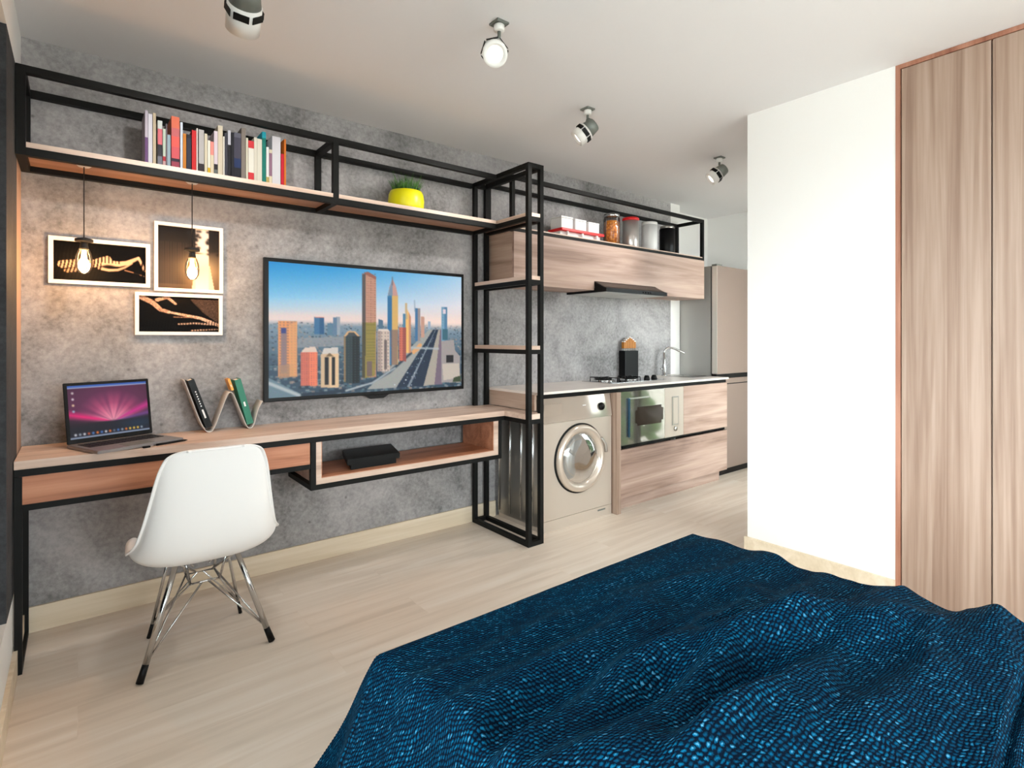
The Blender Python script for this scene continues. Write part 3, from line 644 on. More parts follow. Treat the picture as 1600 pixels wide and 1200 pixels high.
# ------------------------------------------------------------------ grass pot
gp = thing('potted_grass', 'small green grass tuft in an acid yellow round pot on the shelf', 'plant', (1.475, 2.83, 1.925))
prof = [(0,1.925),(.082,1.925),(.096,1.932),(.1,1.95),(.102,1.985),(.098,2.02),(.090,2.038),(.083,2.040),(.079,2.034),(.079,2.015),(0,2.015)]
obj('pot', LA(prof, (1.475, 2.83, 0), seg=48), 'yellow', gp)
obj('soil', LA([(0,2.0155),(.078,2.0155),(.078,2.024),(0,2.027)], (1.475, 2.83, 0)), 'soil', gp)
bm = bmesh.new()
for i in range(520):
    a = random.uniform(0, 2*PI); r = .074*math.sqrt(random.random()); x = 1.475+r*math.cos(a); y = 2.83+r*math.sin(a)
    hgt = random.uniform(.055, .098)+(.03 if random.random() < .12 else 0)*random.random(); lean = random.uniform(.004, .02)*(.5+r/.07); b2 = a+random.uniform(-.8, .8)
    w = .0022; tw_ = random.uniform(0, PI); dx, dy = w*math.cos(tw_), w*math.sin(tw_)
    prev = None
    for s_ in range(4):
        f = s_/3; cx = x+lean*f*f*math.cos(b2)*1.6; cy = y+lean*f*f*math.sin(b2)*1.6; cz = 2.02+hgt*f; k = 1-f*.85
        cur = (bm.verts.new((cx-dx*k, cy-dy*k, cz)), bm.verts.new((cx+dx*k, cy+dy*k, cz)))
        if prev: bm.faces.new((prev[0], prev[1], cur[1], cur[0]))
        prev = cur
obj('grass', bm, 'grass', gp)

# ------------------------------------------------------------------ laptop
lx, ly, lw, ll, ld, lt, lyaw, dz = -.034, 2.795, .32, .245, .24, .15, .40, .762
lp = thing('laptop', 'open black laptop with a pink and purple screen on the desk', 'laptop', (lx, ly, dz))
Rz = Matrix.Rotation(lyaw, 4, 'Z'); O = Vector((lx, ly, dz))
dX = Rz @ Vector((1,0,0)); dYv = Rz @ Vector((0,1,0))
def lpt(a, b, c): return O+dX*a+dYv*b+Vector((0,0,c))
def obox(bm, o, ex, ey, ez, bev=0):
    o, ex, ey, ez = map(Vector, (o, ex, ey, ez))
    v = [bm.verts.new(o+ex*i+ey*j+ez*k) for k in (0,1) for j in (0,1) for i in (0,1)]
    for f in ((0,2,3,1),(4,5,7,6),(0,1,5,4),(1,3,7,5),(3,2,6,7),(2,0,4,6)): bm.faces.new([v[i] for i in f])
    bmesh.ops.recalc_face_normals(bm, faces=bm.faces[:])
    if bev: bmesh.ops.bevel(bm, geom=bm.edges[:], offset=bev, segments=2, affect='EDGES')
def OB(*a, bev=0):
    bm = bmesh.new(); obox(bm, *a, bev=bev); return bm
obj('base', OB(lpt(0,-ld,.002), dX*lw, dYv*ld, Vector((0,0,.012)), bev=.002), 'laptop_metal', lp)
kb = bmesh.new()
for r_ in range(5):
    for c_ in range(13): obox(kb, lpt(.022+c_*.0215, -.035-r_*.02, .0142), dX*.018, -dYv*.0165, Vector((0,0,.0015)))
obj('keyboard', kb, 'keys', lp)
obj('trackpad', OB(lpt(.11,-ld+.012,.0142), dX*.1, dYv*.07, Vector((0,0,.0006))), 'grey_metal', lp)
up = dYv*math.sin(lt)+Vector((0,0,math.cos(lt))); nb = dYv*math.cos(lt)-Vector((0,0,math.sin(lt)))
H0 = lpt(0, -.006, .0155)
obj('lid', OB(H0, dX*lw, up*ll, nb*.007, bev=.002), 'black', lp)
pl = Pic(140, 92, (30, 16, 34))
cx, cy = .53, .74
ang = np.arctan2(cy-pl.Y, (pl.X-cx)*1.3); rad = np.hypot((pl.X-cx)*1.3, pl.Y-cy)
ray = .5+.28*np.sin(ang*9+.6)+.22*np.sin(ang*23+1.7); upm = np.clip(np.sin(ang)*3, 0, 1)
pl.put(upm*np.clip(.95-rad*.55, 0, 1), (136, 52, 104)); pl.put(upm*np.clip(1.2-rad*1.9, 0, 1)*np.clip(ray+.25, 0, 1), (238, 96, 138)); pl.put(upm*np.clip(.75-rad*2.0, 0, 1)*np.clip(ray+.5, 0, 1), (240, 178, 186))
pl.put(np.clip(1-np.abs(ang-.42)*6, 0, 1)*np.clip(1.2-rad*.6, 0, 1), (226, 44, 150), .9); pl.put(np.clip(1-np.abs(ang-2.86)*6.5, 0, 1)*np.clip(1.3-rad*.6, 0, 1), (240, 30, 120), .95); pl.put(np.clip(1-np.abs(ang-.16)*9, 0, 1), (136, 70, 170), .7)
low = np.clip((pl.Y-.70-.10*np.abs(pl.X-cx))/.06, 0, 1); pl.put(low, (20, 20, 36)); pl.blob(.85, .82, .25, .12, (10, 50, 76), .7)
pl.rect(0, 0, 1, .035, (52, 92, 176)); pl.rect(0, .035, 1, .05, (160, 186, 220), .8)
for i in range(4): pl.blob(.055, .14+i*.115, .016, .024, [(206,200,196),(220,210,214),(232,206,160),(150,180,200)][i], .95, 2)
pl.rect(0, .965, 1, 1, (150, 166, 190), .8)
rr = np.random.RandomState(2)
for i in range(17): pl.blob(.06+i*.052, .925, .017, .026, [(210,210,214),(96,110,130),(230,120,50),(70,120,190),(236,190,70),(150,160,170),(190,90,60)][rr.randint(7)], .95, 2)
M['laptop_screen'] = picture('laptop_picture', .9)
pl.mesh('screen', H0+up*(ll-.012)+dX*.012-nb*.0006, dX*(lw-.024), -up*(ll-.030), M['laptop_screen'], lp)
# stylus and small stick lying in front of the laptop
st0 = lpt(.19, -ld-.012, .004)
so = thing('stylus', 'slim black stylus pen lying along the front of the laptop', 'pen', (st0.x, st0.y, dz))
obj('barrel', T([lpt(.205,-ld-.008,.0045), lpt(.318,-ld-.008,.0045)], .0042, 10), 'black', so)
obj('tip', T([lpt(.318,-ld-.008,.0045), lpt(.332,-ld-.008,.0035)], .0042, 10, .001), 'black', so)
so = thing('memory_stick', 'tiny black memory stick lying beside the stylus pen', 'memory stick', (lpt(.16,-ld-.02,0).x, lpt(.16,-ld-.02,0).y, dz))
obj('case', OB(lpt(.150,-ld-.022,0), dX*.026, dYv*.012, Vector((0,0,.007)), bev=.001), 'black', so)
obj('plug', OB(lpt(.176,-ld-.0195,.0015), dX*.010, dYv*.007, Vector((0,0,.004))), 'chrome', so)

# ------------------------------------------------------------------ W-shaped book holder
def spline(P, n=8):
    out = []
    for i in range(len(P)-1):
        p0 = P[max(i-1,0)]; p1 = P[i]; p2 = P[i+1]; p3 = P[min(i+2,len(P)-1)]
        for k in range(n):
            t = k/n; out.append(tuple(.5*((2*p1[j])+(p2[j]-p0[j])*t+(2*p0[j]-5*p1[j]+4*p2[j]-p3[j])*t*t+(-p0[j]+3*p1[j]-3*p2[j]+p3[j])*t**3) for j in range(len(p1))))
    out.append(tuple(P[-1])); return out
hp = spline([(.378,1.012),(.405,.93),(.438,.83),(.462,.777),(.480,.7645),(.498,.778),(.525,.85),(.553,.925),(.569,.944),(.585,.925),(.613,.85),(.638,.782),(.655,.7645),(.672,.780),(.690,.85),(.712,.893)], 6)
bm = bmesh.new(); th = .0025; y0, y1 = 2.862, 2.966
ring = []
for i, (x, z) in enumerate(hp):
    a = hp[max(i-1,0)]; b2 = hp[min(i+1,len(hp)-1)]; t = Vector((b2[0]-a[0], b2[1]-a[1])).normalized(); nx, nz = -t.y, t.x
    ring.append([bm.verts.new((x+nx*s_*th/2, y, z+nz*s_*th/2)) for (s_, y) in ((-1,y0),(1,y0),(1,y1),(-1,y1))])
for a, b2 in zip(ring, ring[1:]):
    for k in range(4): bm.faces.new((a[k], a[(k+1)%4], b2[(k+1)%4], b2[k])).smooth = True
bm.faces.new(ring[0]); bm.faces.new(ring[-1][::-1]); bmesh.ops.recalc_face_normals(bm, faces=bm.faces[:])
ho = obj('book_holder', bm, 'grey_holder', None, (.545, 2.914, dz)); tag(ho, 'wavy W-shaped grey metal book holder on the desk', 'book holder')
def leaning(x0, z0, x1, z1, th, dep, cover, label, marks):
    """book whose spine faces the room, leaning from foot (x0,z0) to head (x1,z1)"""
    o = Vector((x0, 2.866, z0)); ez = Vector((x1-x0, 0, z1-z0)); ex = Vector((ez.z, 0, -ez.x)).normalized()*th; ey = Vector((0, dep, 0)); c = ez.normalized()
    bm = bmesh.new(); t = .0025; exn = ex.normalized()
    obox(bm, o, ex, Vector((0,t,0)), ez); obox(bm, o+Vector((0,t,0)), exn*t, ey-Vector((0,t,0)), ez); obox(bm, o+ex-exn*t+Vector((0,t,0)), exn*t, ey-Vector((0,t,0)), ez)
    bo = obj('book', bm, cover, None, o); tag(bo, label, 'book')
    obj('pages', OB(o+exn*t+Vector((0,t,0))+c*.002, ex-exn*2*t, ey-Vector((0,t+.004,0)), ez-c*.006), 'paper', bo)
    bm = bmesh.new()
    for (a, b2, w0, w1) in marks: obox(bm, o+ez*a+ex*w0-Vector((0,.0006,0)), ex*(w1-w0), Vector((0,.0005,0)), ez*(b2-a))
    obj('spine_lettering', bm, 'whitep', bo)
M['teal_cover'] = plain('teal_cover', (0, 112, 84), .45); M['orange_cover'] = plain('orange_cover', (238, 164, 66), .5)
leaning(.4675, .782, .392, 1.006, .027, .09, 'black', 'black book leaning in the left trough of the wavy holder', [(.20,.38,.35,.62)]+[(.44+.05*i,.465+.05*i,.42,.6) for i in range(7)])
leaning(.6435, .782, .5865, 1.0, .028, .09, 'teal_cover', 'teal green book leaning in the right trough of the wavy holder', [(.40,.50,.36,.62)])
leaning(.574, .951, .556, 1.006, .011, .07, 'orange_cover', 'thin orange book leaning on the teal one over the holder peak', [(.3,.5,.35,.6)])

# ------------------------------------------------------------------ chair
ch = thing('shell_chair', 'white moulded shell chair with chrome wire legs at the desk', 'chair', (.385, 2.44, 0))
prof = spline([(2.625,.352),(2.615,.378),(2.58,.392),(2.51,.389),(2.42,.376),(2.34,.370),(2.275,.386),(2.228,.436),(2.198,.52),(2.172,.63),(2.150,.725),(2.139,.775),(2.133,.800),(2.130,.814),(2.129,.820)], 5)
wid = spline([(.150,.0),(.192,.014),(.218,.030),(.234,.044),(.240,.056),(.242,.074),(.240,.084),(.226,.078),(.206,.058),(.184,.038),(.166,.024),(.151,.016),(.137,.010),(.112,.006),(.078,.002)], 5)
crot = Matrix.Rotation(-.02, 3, 'Z'); cpv = Vector((.385, 2.40, 0))
bm = bmesh.new(); rows = []; K = 22
for i, ((y, z), (w, cu)) in enumerate(zip(prof, wid)):
    a = prof[max(i-1,0)]; b2 = prof[min(i+1,len(prof)-1)]; t = Vector((b2[0]-a[0], b2[1]-a[1])).normalized()
    ny, nz = t.y, -t.x                       # towards the sitter: up on the seat, forward on the back
    row = []
    for k in range(-1, K+2):
        kk = min(max(k, 0), K); s_ = -1+2*kk/K; x = w*math.sin(s_*PI/2*.92)/math.sin(PI/2*.92); lift = cu*abs(s_)**2.6
        if k != kk: x *= 1+.012/max(w, .05); lift -= .009        # rolled-over rim
        q_ = crot @ (Vector((.385+x, y+ny*lift, z+nz*lift))-cpv)+cpv
        row.append(bm.verts.new(q_))
    rows.append(row)
rows.append([bm.verts.new(v.co+Vector((0,-.012,-.004))) for v in rows[-1]])
for a, b2 in zip(rows, rows[1:]):
    for k in range(K+2): bm.faces.new((a[k], a[k+1], b2[k+1], b2[k])).smooth = True
bmesh.ops.recalc_face_normals(bm, faces=bm.faces[:])
so = obj('shell', bm, 'chair', ch)
md = so.modifiers.new('thickness', 'SOLIDIFY'); md.thickness = .008; md.offset = 0
md = so.modifiers.new('smooth', 'SUBSURF'); md.levels = 1; md.render_levels = 2
tops = {'nl': (.285, 2.345, .372), 'nr': (.485, 2.330, .372), 'fl': (.295, 2.545, .382), 'fr': (.480, 2.535, .382)}
feet = {'nl': (.168, 2.285, 0), 'nr': (.602, 2.285, 0), 'fl': (.222, 2.612, 0), 'fr': (.556, 2.604, 0)}
for k in tops:
    a, f = Vector(tops[k]), Vector(feet[k]); m_ = f+(a-f)*.16
    r0 = .011 if k[0] == 'n' else .0065
    lg = obj('leg', T([a, m_], r0*.85, 12, r0), 'chrome', ch)
    obj('foot', T([m_, f+Vector((0,0,.004))], r0, 12, r0*1.15), 'black', lg); 
bm = bmesh.new()                                                     # seat support ring and wire lattice
rg = [(.315,2.37,.367),(.455,2.36,.367),(.455,2.52,.376),(.315,2.52,.376),(.315,2.37,.367)]
low = [(.335,2.385,.265),(.435,2.385,.265),(.435,2.495,.265),(.335,2.495,.265),(.335,2.385,.265)]
tube(bm, rg, .0045); tube(bm, low, .0045)
for a, b2 in zip(rg, low): tube(bm, [a, b2], .0045)
obj('wire_cage', bm, 'chrome', ch)
for k, ends in {'nl': ((.335,2.495,.265),(.375,2.385,.265)), 'nr': ((.435,2.495,.265),(.395,2.385,.265)), 'fl': ((.335,2.385,.265),(.375,2.495,.265)), 'fr': ((.435,2.385,.265),(.395,2.495,.265))}.items():
    a, f = Vector(tops[k]), Vector(feet[k]); q_ = f+(a-f)*.17
    for e_ in ends: obj('strut', T([q_, Vector(e_)], .0035), 'chrome', ch)
for k in tops:
    a = Vector(tops[k]); obj('top_strut', T([a, Vector((.385, 2.44, .30))+(a-Vector((.385,2.44,a.z)))*.3], .004), 'chrome', ch)

# ------------------------------------------------------------------ kitchen: wall cabinet, open rail shelf, hood
KX0, KX1, KY = 2.155, 4.285, 2.69
wc = thing('wall_cabinet', 'long oak kitchen wall cabinet under the rail shelf', 'cabinet', (KX0, YB, 1.545))
HX0, HX1 = 2.89, 3.60
obj('carcass', B((KX0, KX1, KY+.02, YB-.001, 1.563, 1.878)), 'oak_y', wc)
bm = bmesh.new(); extr(bm, [(KX0, KY, 1.545), (HX0, KY, 1.545), (HX0, KY, 1.61), (HX1, KY, 1.61), (HX1, KY, 1.545), (KX1, KY, 1.545), (KX1, KY, 1.878), (KX0, KY, 1.878)], (0, .0195, 0)); obj('door', bm, 'oak_x', wc)
obj('bottom_board', B((KX0, HX0-.002, KY+.0205, YB-.001, 1.545, 1.5625), (HX1+.002, KX1, KY+.0205, YB-.001, 1.545, 1.5625)), 'oak_x', wc)
rs = thing('rail_shelf', 'black metal rail shelf with jars on top of the wall cabinet', 'shelf', (KX0, YB, 1.879))
r_ = .026; RZ = 2.236; RX0 = 2.1385
obj('lower_rail', B((RX0, KX1, KY, KY+r_, 1.879, 1.900)), 'steel_black', rs)
obj('lower_rail', B((RX0, KX1, YB-.003-r_, YB-.003, 1.879, 1.900)), 'steel_black', rs)
obj('upper_rail', B((RX0, KX1, KY, KY+r_, RZ-r_, RZ)), 'steel_black', rs)
obj('upper_rail', B((RX0, KX1, YB-.003-r_, YB-.003, RZ-r_, RZ)), 'steel_black', rs)
for x in (RX0, KX1-r_):
    for y in (KY, YB-.003-r_): obj('post', B((x, x+r_, y, y+r_, 1.900, RZ-r_)), 'steel_black', rs)
    obj('cross_rail', B((x, x+r_, KY+r_, YB-.003-r_, RZ-r_, RZ)), 'steel_black', rs)
obj('shelf_board', B((RX0+r_+.001, KX1-r_-.001, KY+.001, YB-.004-r_, 1.9005, 1.908), (RX0, KX1, KY+r_+.001, YB-.004-r_, 1.879, 1.9)), 'wood_x', rs)
hd = thing('range_hood', 'slim black range hood pulled out under the oak wall cabinet', 'range hood', (3.245, 2.8, 1.53))
obj('body', B((HX0+.002, HX1-.002, KY+.021, YB-.002, 1.530, 1.562)), 'black', hd)
bm = bmesh.new(); x0, x1 = HX0+.003, HX1-.003
extr(bm, [(x0, KY-.001, 1.606), (x0, 2.60, 1.562), (x0, 2.578, 1.556), (x0, 2.578, 1.530), (x0, KY+.02, 1.530), (x0, KY+.02, 1.56), (x0, KY-.001, 1.56)], (x1-x0, 0, 0)); obj('visor', bm, 'black', hd)
bm = bmesh.new(); extr(bm, [(x0+.012, KY-.004, 1.6055), (x0+.012, 2.604, 1.5655), (x0+.012, 2.605, 1.5645), (x0+.012, KY-.004, 1.6025)], (x1-x0-.024, 0, 0)); obj('visor_top', bm, 'hood_top', hd)
obj('grease_filter', B((HX0+.02, 3.24, 2.60, 2.95, 1.527, 1.5298), (3.25, HX1-.02, 2.60, 2.95, 1.527, 1.5298)), 'filter', hd)
for i in range(4): obj('button', LA(cyl(.006, 0, .006), (3.30+.03*i, 2.578, 1.543), (0,-1,0), 12), 'steel_black', hd)

# jars
KZ = 1.9082
tr = thing('serving_tray', 'narrow red tray on a white base under three white boxes', 'tray', (2.83, 2.80, KZ))
obj('base', B(2.635, 3.045, 2.775, 2.885, KZ, KZ+.045, bev=.004), 'whitep', tr)
obj('rim', B(2.625, 3.06, 2.745, 2.892, KZ+.0455, KZ+.064, bev=.005), 'red', tr)
for i in range(3): obj('foot', LA(cyl(.010, KZ, KZ+.045, .002), (2.69+i*.15, 2.757, 0), seg=14), 'whitep', tr)
for i, lb in enumerate(('white square box at the left end of the red tray', 'white square box in the middle of the red tray', 'white square box at the right end of the red tray')):
    x = 2.64+i*.137; z = KZ+.0643; h = .086-.004*i
    t = thing('storage_box', lb, 'box', (x+.055, 2.822, z), 'white boxes on the red tray')
    obj('body', B(x, x+.112, 2.766, 2.878, z, z+h-.012, bev=.006), 'whitep', t)
    obj('lid', B(x-.001, x+.113, 2.765, 2.879, z+h-.0115, z+h, bev=.003), 'whitep', t)
jr = thing('pasta_jar', 'glass jar of orange pasta with silver lid, left of canisters', 'jar', (3.22, 2.815, KZ))
obj('glass', LA([(0,KZ),(.060,KZ),(.065,KZ+.006),(.065,KZ+.205),(.058,KZ+.222),(.055,KZ+.222),(.061,KZ+.203),(.061,KZ+.008),(0,KZ+.006)], (3.22,2.815,0)), 'jar_glass', jr)
obj('pasta', LA([(0,KZ+.009),(.0595,KZ+.010),(.0595,KZ+.185),(.04,KZ+.196),(0,KZ+.193)], (3.22,2.815,0), seg=40), 'pasta', jr)
obj('lid', LA(cyl(.062, KZ+.2225, KZ+.246, .004), (3.22,2.815,0)), 'chrome', jr)
def canister(x, label, mat, lidmat, h, lr, kn=0):
    t = thing('canister', label, 'canister', (x, 2.815, KZ), 'canisters on the rail shelf')
    obj('body', LA([(0,KZ),(.061,KZ),(.064,KZ+.004),(.064,KZ+h-.024),(0,KZ+h-.024)], (x,2.815,0), seg=40), mat, t)
    l = obj('lid', LA(cyl(lr, KZ+h-.0235, KZ+h, .005), (x,2.815,0), seg=40), lidmat, t); l['label'] = {'red': 'red lid', 'whitep': 'white lid', 'brushed': 'brushed steel lid'}[lidmat]
canister(3.445, 'polished steel canister with a red lid', 'steel_can', 'red', .248, .0665)
canister(3.685, 'plain white canister between steel and black ones', 'whitep', 'whitep', .245, .064)
canister(3.925, 'black canister at the end of the rail shelf', 'black', 'brushed', .243, .060)

# ------------------------------------------------------------------ kitchen base: worktop, cabinet, oven, washing machine, fridge
CY, CX0, CX1, CT = 2.455, 2.146, 4.275, .875
wt = thing('worktop', 'thin white stone kitchen worktop above washing machine and drawers', 'worktop', (CX0, YB, .86))
SX0, SX1, SY0, SY1 = 3.98, 4.22, 2.60, 2.86
obj('slab', B((CX0, SX0, CY, YB-.001, .86, CT), (SX1, CX1, CY, YB-.001, .86, CT), (SX0, SX1, CY, SY0, .86, CT), (SX0, SX1, SY1, YB-.001, .86, CT)), 'counter', wt)
obj('shadow_rail', B((2.19, CX1-.012, CY+.018, CY+.03, .832, .8595)), 'black', wt)
ap = obj('end_panel', B((CX0, CX0+.018, CY+.03, YB-.001, .7635, .8595)), 'oak_y', wt)
sk = thing('kitchen_sink', 'small stainless sink set into the white worktop', 'sink', (4.10, 2.73, .76))
obj('bowl', B((SX0+.012, SX1-.012, SY0+.012, SY1-.012, .725, .730), (SX0+.010, SX0+.013, SY0+.010, SY1-.010, .725, .8745), (SX1-.013, SX1-.010, SY0+.010, SY1-.010, .725, .8745), (SX0+.013, SX1-.013, SY0+.010, SY0+.013, .725, .8745), (SX0+.013, SX1-.013, SY1-.013, SY1-.010, .725, .8745)), 'brushed', sk)
obj('rim', B((SX0-.01, SX1+.01, SY0-.01, SY0+.012, .8752, .8785), (SX0-.01, SX1+.01, SY1-.012, SY1+.01, .8752, .8785), (SX0-.01, SX0+.012, SY0+.012, SY1-.012, .8752, .8785), (SX1-.012, SX1+.01, SY0+.012, SY1-.012, .8752, .8785)), 'chrome', sk)
fx, fy = 4.00, 2.90
fc = thing('faucet', 'slim chrome kitchen faucet standing behind the sink', 'faucet', (fx, fy, CT))
obj('body', LA([(0,CT),(.026,CT),(.026,CT+.006),(.017,CT+.012),(.017,CT+.085),(.0125,CT+.10),(.0125,CT+.205),(0,CT+.207)], (fx,fy,0), seg=24), 'chrome', fc)
obj('spout', T(spline([(fx,fy,CT+.20),(fx+.008,fy-.006,CT+.226),(fx+.03,fy-.022,CT+.243),(fx+.07,fy-.05,CT+.238),(fx+.115,fy-.085,CT+.212),(fx+.145,fy-.105,CT+.196)], 5), .0095, 12), 'chrome', fc)
lv = obj('lever', T([(fx-.014,fy-.004,CT+.045),(fx-.055,fy-.014,CT+.062)], .006, 10, .0045), 'chrome', fc)
obj('lever_knob', LA([(0,-.008),(.009,-.006),(.009,.006),(0,.008)], (fx-.058,fy-.015,CT+.063), (1,0,0), 14), 'chrome', lv)
# cooktop
ck = thing('cooktop', 'two-ring cooktop with black burner caps and knobs on the worktop', 'cooktop', (3.3, 2.76, CT))
obj('plate', B(2.98, 3.62, 2.60, 2.90, CT+.0003, CT+.006, bev=.002), 'chrome', ck)
for (x, y, r) in ((3.10, 2.79, .085), (3.34, 2.745, .070)):
    q_ = obj('burner', LA([(0,CT+.0062),(r,CT+.0062),(r,CT+.012),(r*.82,CT+.016),(0,CT+.016)], (x,y,0)), 'chrome', ck)
    obj('burner_cap', LA([(0,CT+.0162),(r*.72,CT+.0162),(r*.78,CT+.020),(r*.74,CT+.026),(0,CT+.027)], (x,y+.005,0)), 'black', q_)
    g_ = bmesh.new()
    tube(g_, [(x+r*.42*math.cos(q*PI/8), y+r*.42*math.sin(q*PI/8), CT+.031) for q in range(17)], .004, 6)
    for a in range(4):
        c, s_ = math.cos(a*PI/2+.4), math.sin(a*PI/2+.4); tube(g_, [(x+c*r*.4,y+s_*r*.4,CT+.031),(x+c*r*1.25,y+s_*r*1.25,CT+.031),(x+c*r*1.25,y+s_*r*1.25,CT+.007)], .004, 6)
    obj('grate', g_, 'black', q_)
for x in (3.475, 3.565): obj('knob', LA([(0,CT+.006),(.024,CT+.006),(.024,CT+.014),(.017,CT+.034),(.012,CT+.038),(0,CT+.038)], (x, 2.68, 0), seg=20), 'black', ck)
# knife block
kb_ = thing('knife_block', 'black knife block with a fan of amber handles by the wall', 'knife block', (3.51, 2.94, CT))
obj('block', B(3.487, 3.655, 2.905, 2.972, CT, 1.100, bev=.006), 'black', kb_)
bm = bmesh.new()
hs = [.052,.066,.078,.088,.080,.068,.054]
for i, h in enumerate(hs):
    x = 3.505+i*.0218
    hh = obj('knife_handle', B(x-.0095, x+.0095, 2.922, 2.95, 1.1185, 1.1185+h, bev=.003), 'amber', kb_)
    obj('end_cap', B(x-.0095, x+.0095, 2.922, 2.95, 1.1187+h, 1.1265+h, bev=.002), 'whitep', hh)
    obj('bolster', B(x-.009, x+.009, 2.924, 2.948, 1.1002, 1.1183), 'chrome', hh)
# base cabinet
bc = thing('base_cabinet', 'oak kitchen base cabinet with wide drawer beside the washing machine', 'cabinet', (3.56, 2.7, 0))
BX, BE = 2.87, 4.262
obj('side_panel', B((BX, BX+.040, 2.462, YB-.002, 0, .8315)), 'oak_z', bc)
obj('plinth', B((BX+.041, BE, 2.535, 2.555, 0, .1)), 'oak_x', bc)
obj('carcass', B((BX+.041, BE, 2.485, 2.535, .441, .458), (BX+.041, BE-.0185, 2.53, YB-.02, .105, .12), (BE-.018, BE, 2.485, YB-.02, .105, .83)), 'black', bc)
w1 = obj('drawer', B((BX+.041, BE, 2.463, 2.483, .104, .433)), 'oak_x', bc)
w2 = obj('drawer', B((3.643, BE, 2.463, 2.483, .461, .832)), 'oak_x', bc)
# oven
ov = thing('oven', 'built-in mirror-fronted oven with a dark window above the wide drawer', 'oven', (3.27, 2.46, .461))
OX0, OX1, OY = 2.912, 3.640, 2.462
obj('housing', B((OX0, OX1, 2.485, 2.92, .462, .830)), 'black', ov)
obj('door', B((OX0, 3.405, OY+.002, 2.484, .462, .831)), 'mirror_glass', ov)
wn = bmesh.new(); box(wn, 3.066, 3.385, OY-.0005, OY+.0015, .583, .716); bmesh.ops.bevel(wn, geom=[e_ for e_ in wn.edges if abs(e_.verts[0].co.y-e_.verts[1].co.y) > .001], offset=.022, segments=5, affect='EDGES'); obj('window', wn, 'dark_glass', ov)
M['blue_steel'] = plain('blue_tinted_steel', (58, 96, 124), .25, .8)
obj('handle', B(2.982, 2.996, OY-.012, OY-.002, .515, .785, bev=.002), 'blue_steel', ov)['label'] = 'upright blue-tinted handle bar'
obj('trim_line', B((3.0, 3.22, OY-.002, OY+.0015, .776, .786)), 'brushed', ov)
obj('control_panel', B((3.406, OX1, OY+.001, 2.484, .462, .831)), 'silver', ov)
obj('control_display', B((3.492, 3.572, OY-.003, OY+.0008, .545, .764), bev=.0006) if False else B(3.492, 3.572, OY-.004, OY+.0008, .548, .764, bev=.001), 'brushed', ov)
obj('control_inset', B(3.502, 3.562, OY-.006, OY-.0042, .558, .754, bev=.0006), 'silver', ov)
obj('knob', LA(cyl(.018, 0, .012, .002), (3.532, OY+.0008, .520), (0,-1,0), 20), 'brushed', ov)

# washing machine
wm = thing('washing_machine', 'champagne front-loading washing machine under the white worktop', 'washing machine', (2.55, 2.7, 0))
MX0, MX1, MY, MZ = 2.228, 2.862, 2.50, .835
obj('body', B(MX0+.002, MX1, MY+.004, YB-.03, .068, .672, bev=.006), 'silver', wm)
obj('kick_panel', B((MX0+.002, MX1, MY+.006, YB-.03, .0, .0665)), 'silver', wm)
obj('top_cover', B((MX0+.002, MX1, MY+.035, YB-.03, .6735, MZ-.012)), 'silver', wm)
bm = bmesh.new(); extr(bm, [(MX0+.002, MY, .6735), (MX0+.002, MY+.034, .6735), (MX0+.002, MY+.034, MZ-.012), (MX0+.002, MY+.022, MZ-.012)], (MX1-MX0-.002, 0, 0))
obj('control_panel', bm, 'silver_gloss', wm)
obj('top_lid', B(MX0, MX1+.002, MY+.012, YB-.028, MZ-.0115, MZ, bev=.003), 'silver', wm)
M['side_steel'] = plain('ribbed_steel_side', (170, 166, 160), .3, .85)
obj('side_panel', B((MX0-.006, MX0+.0015, MY+.03, YB-.035, .03, MZ-.013)), 'side_steel', wm)
for y in (2.585, 2.70, 2.815, 2.93): obj('side_rib', T([(MX0-.008, y, .05), (MX0-.008, y, MZ-.03)], .0075, 10), 'chrome', wm)
kn = Vector((2.762, MY+.0125, .742)); ax = Vector((0,-.99,.155)).normalized()
obj('knob', LA([(0,-.004),(.026,-.004),(.026,.012),(.021,.02),(0,.02)], kn, ax, 24), 'black', wm)
obj('display', B(2.59, 2.62, MY+.0125, MY+.0145, .745, .765) , 'whitep', wm)
obj('detergent_drawer', B((2.245, 2.40, MY+.006, MY+.020, .695, .79)), 'silver_gloss', wm)
dcx, dcz = 2.552, .425
dn = obj('door', LA([(.168,-.002),(.213,-.002),(.217,.010),(.213,.026),(.200,.036),(.182,.034),(.168,.020),(.160,.004)], (dcx, MY+.003, dcz), (0,-1,0), 64), 'ring', wm)
obj('gasket_ring', LA([(.217,-.001),(.226,-.001),(.226,.006),(.217,.007)], (dcx, MY+.003, dcz), (0,-1,0), 64), 'steel_black', dn)
M['door_glass'] = clear_glass('porthole_glass', (236, 238, 238), .10, .04)
M['drum'] = plain('pale_drum_steel', (186, 184, 182), .3, .55)
obj('drum', LA([(.166,.004),(.140,-.001),(.120,-.0025),(.118,.002),(.085,-.001),(.080,.003),(.045,0),(.030,.009),(0,.012)], (dcx, MY+.002, dcz), (0,-1,0), 64), 'drum', dn)
bm = bmesh.new()
for i in range(3):
    a_ = i*2*PI/3+.5; obox(bm, Vector((dcx, MY-.001, dcz))+Vector((math.cos(a_), 0, math.sin(a_)))*.03-Vector((math.sin(a_), 0, -math.cos(a_)))*.010, Vector((math.cos(a_), 0, math.sin(a_)))*.085, Vector((math.sin(a_), 0, -math.cos(a_)))*.02, Vector((0,-.010,0)))
tube(bm, [(dcx+.026*math.cos(q*PI/8), MY-.006, dcz+.026*math.sin(q*PI/8)) for q in range(17)], .008, 6)
obj('paddle_wheel', bm, 'drum', dn)
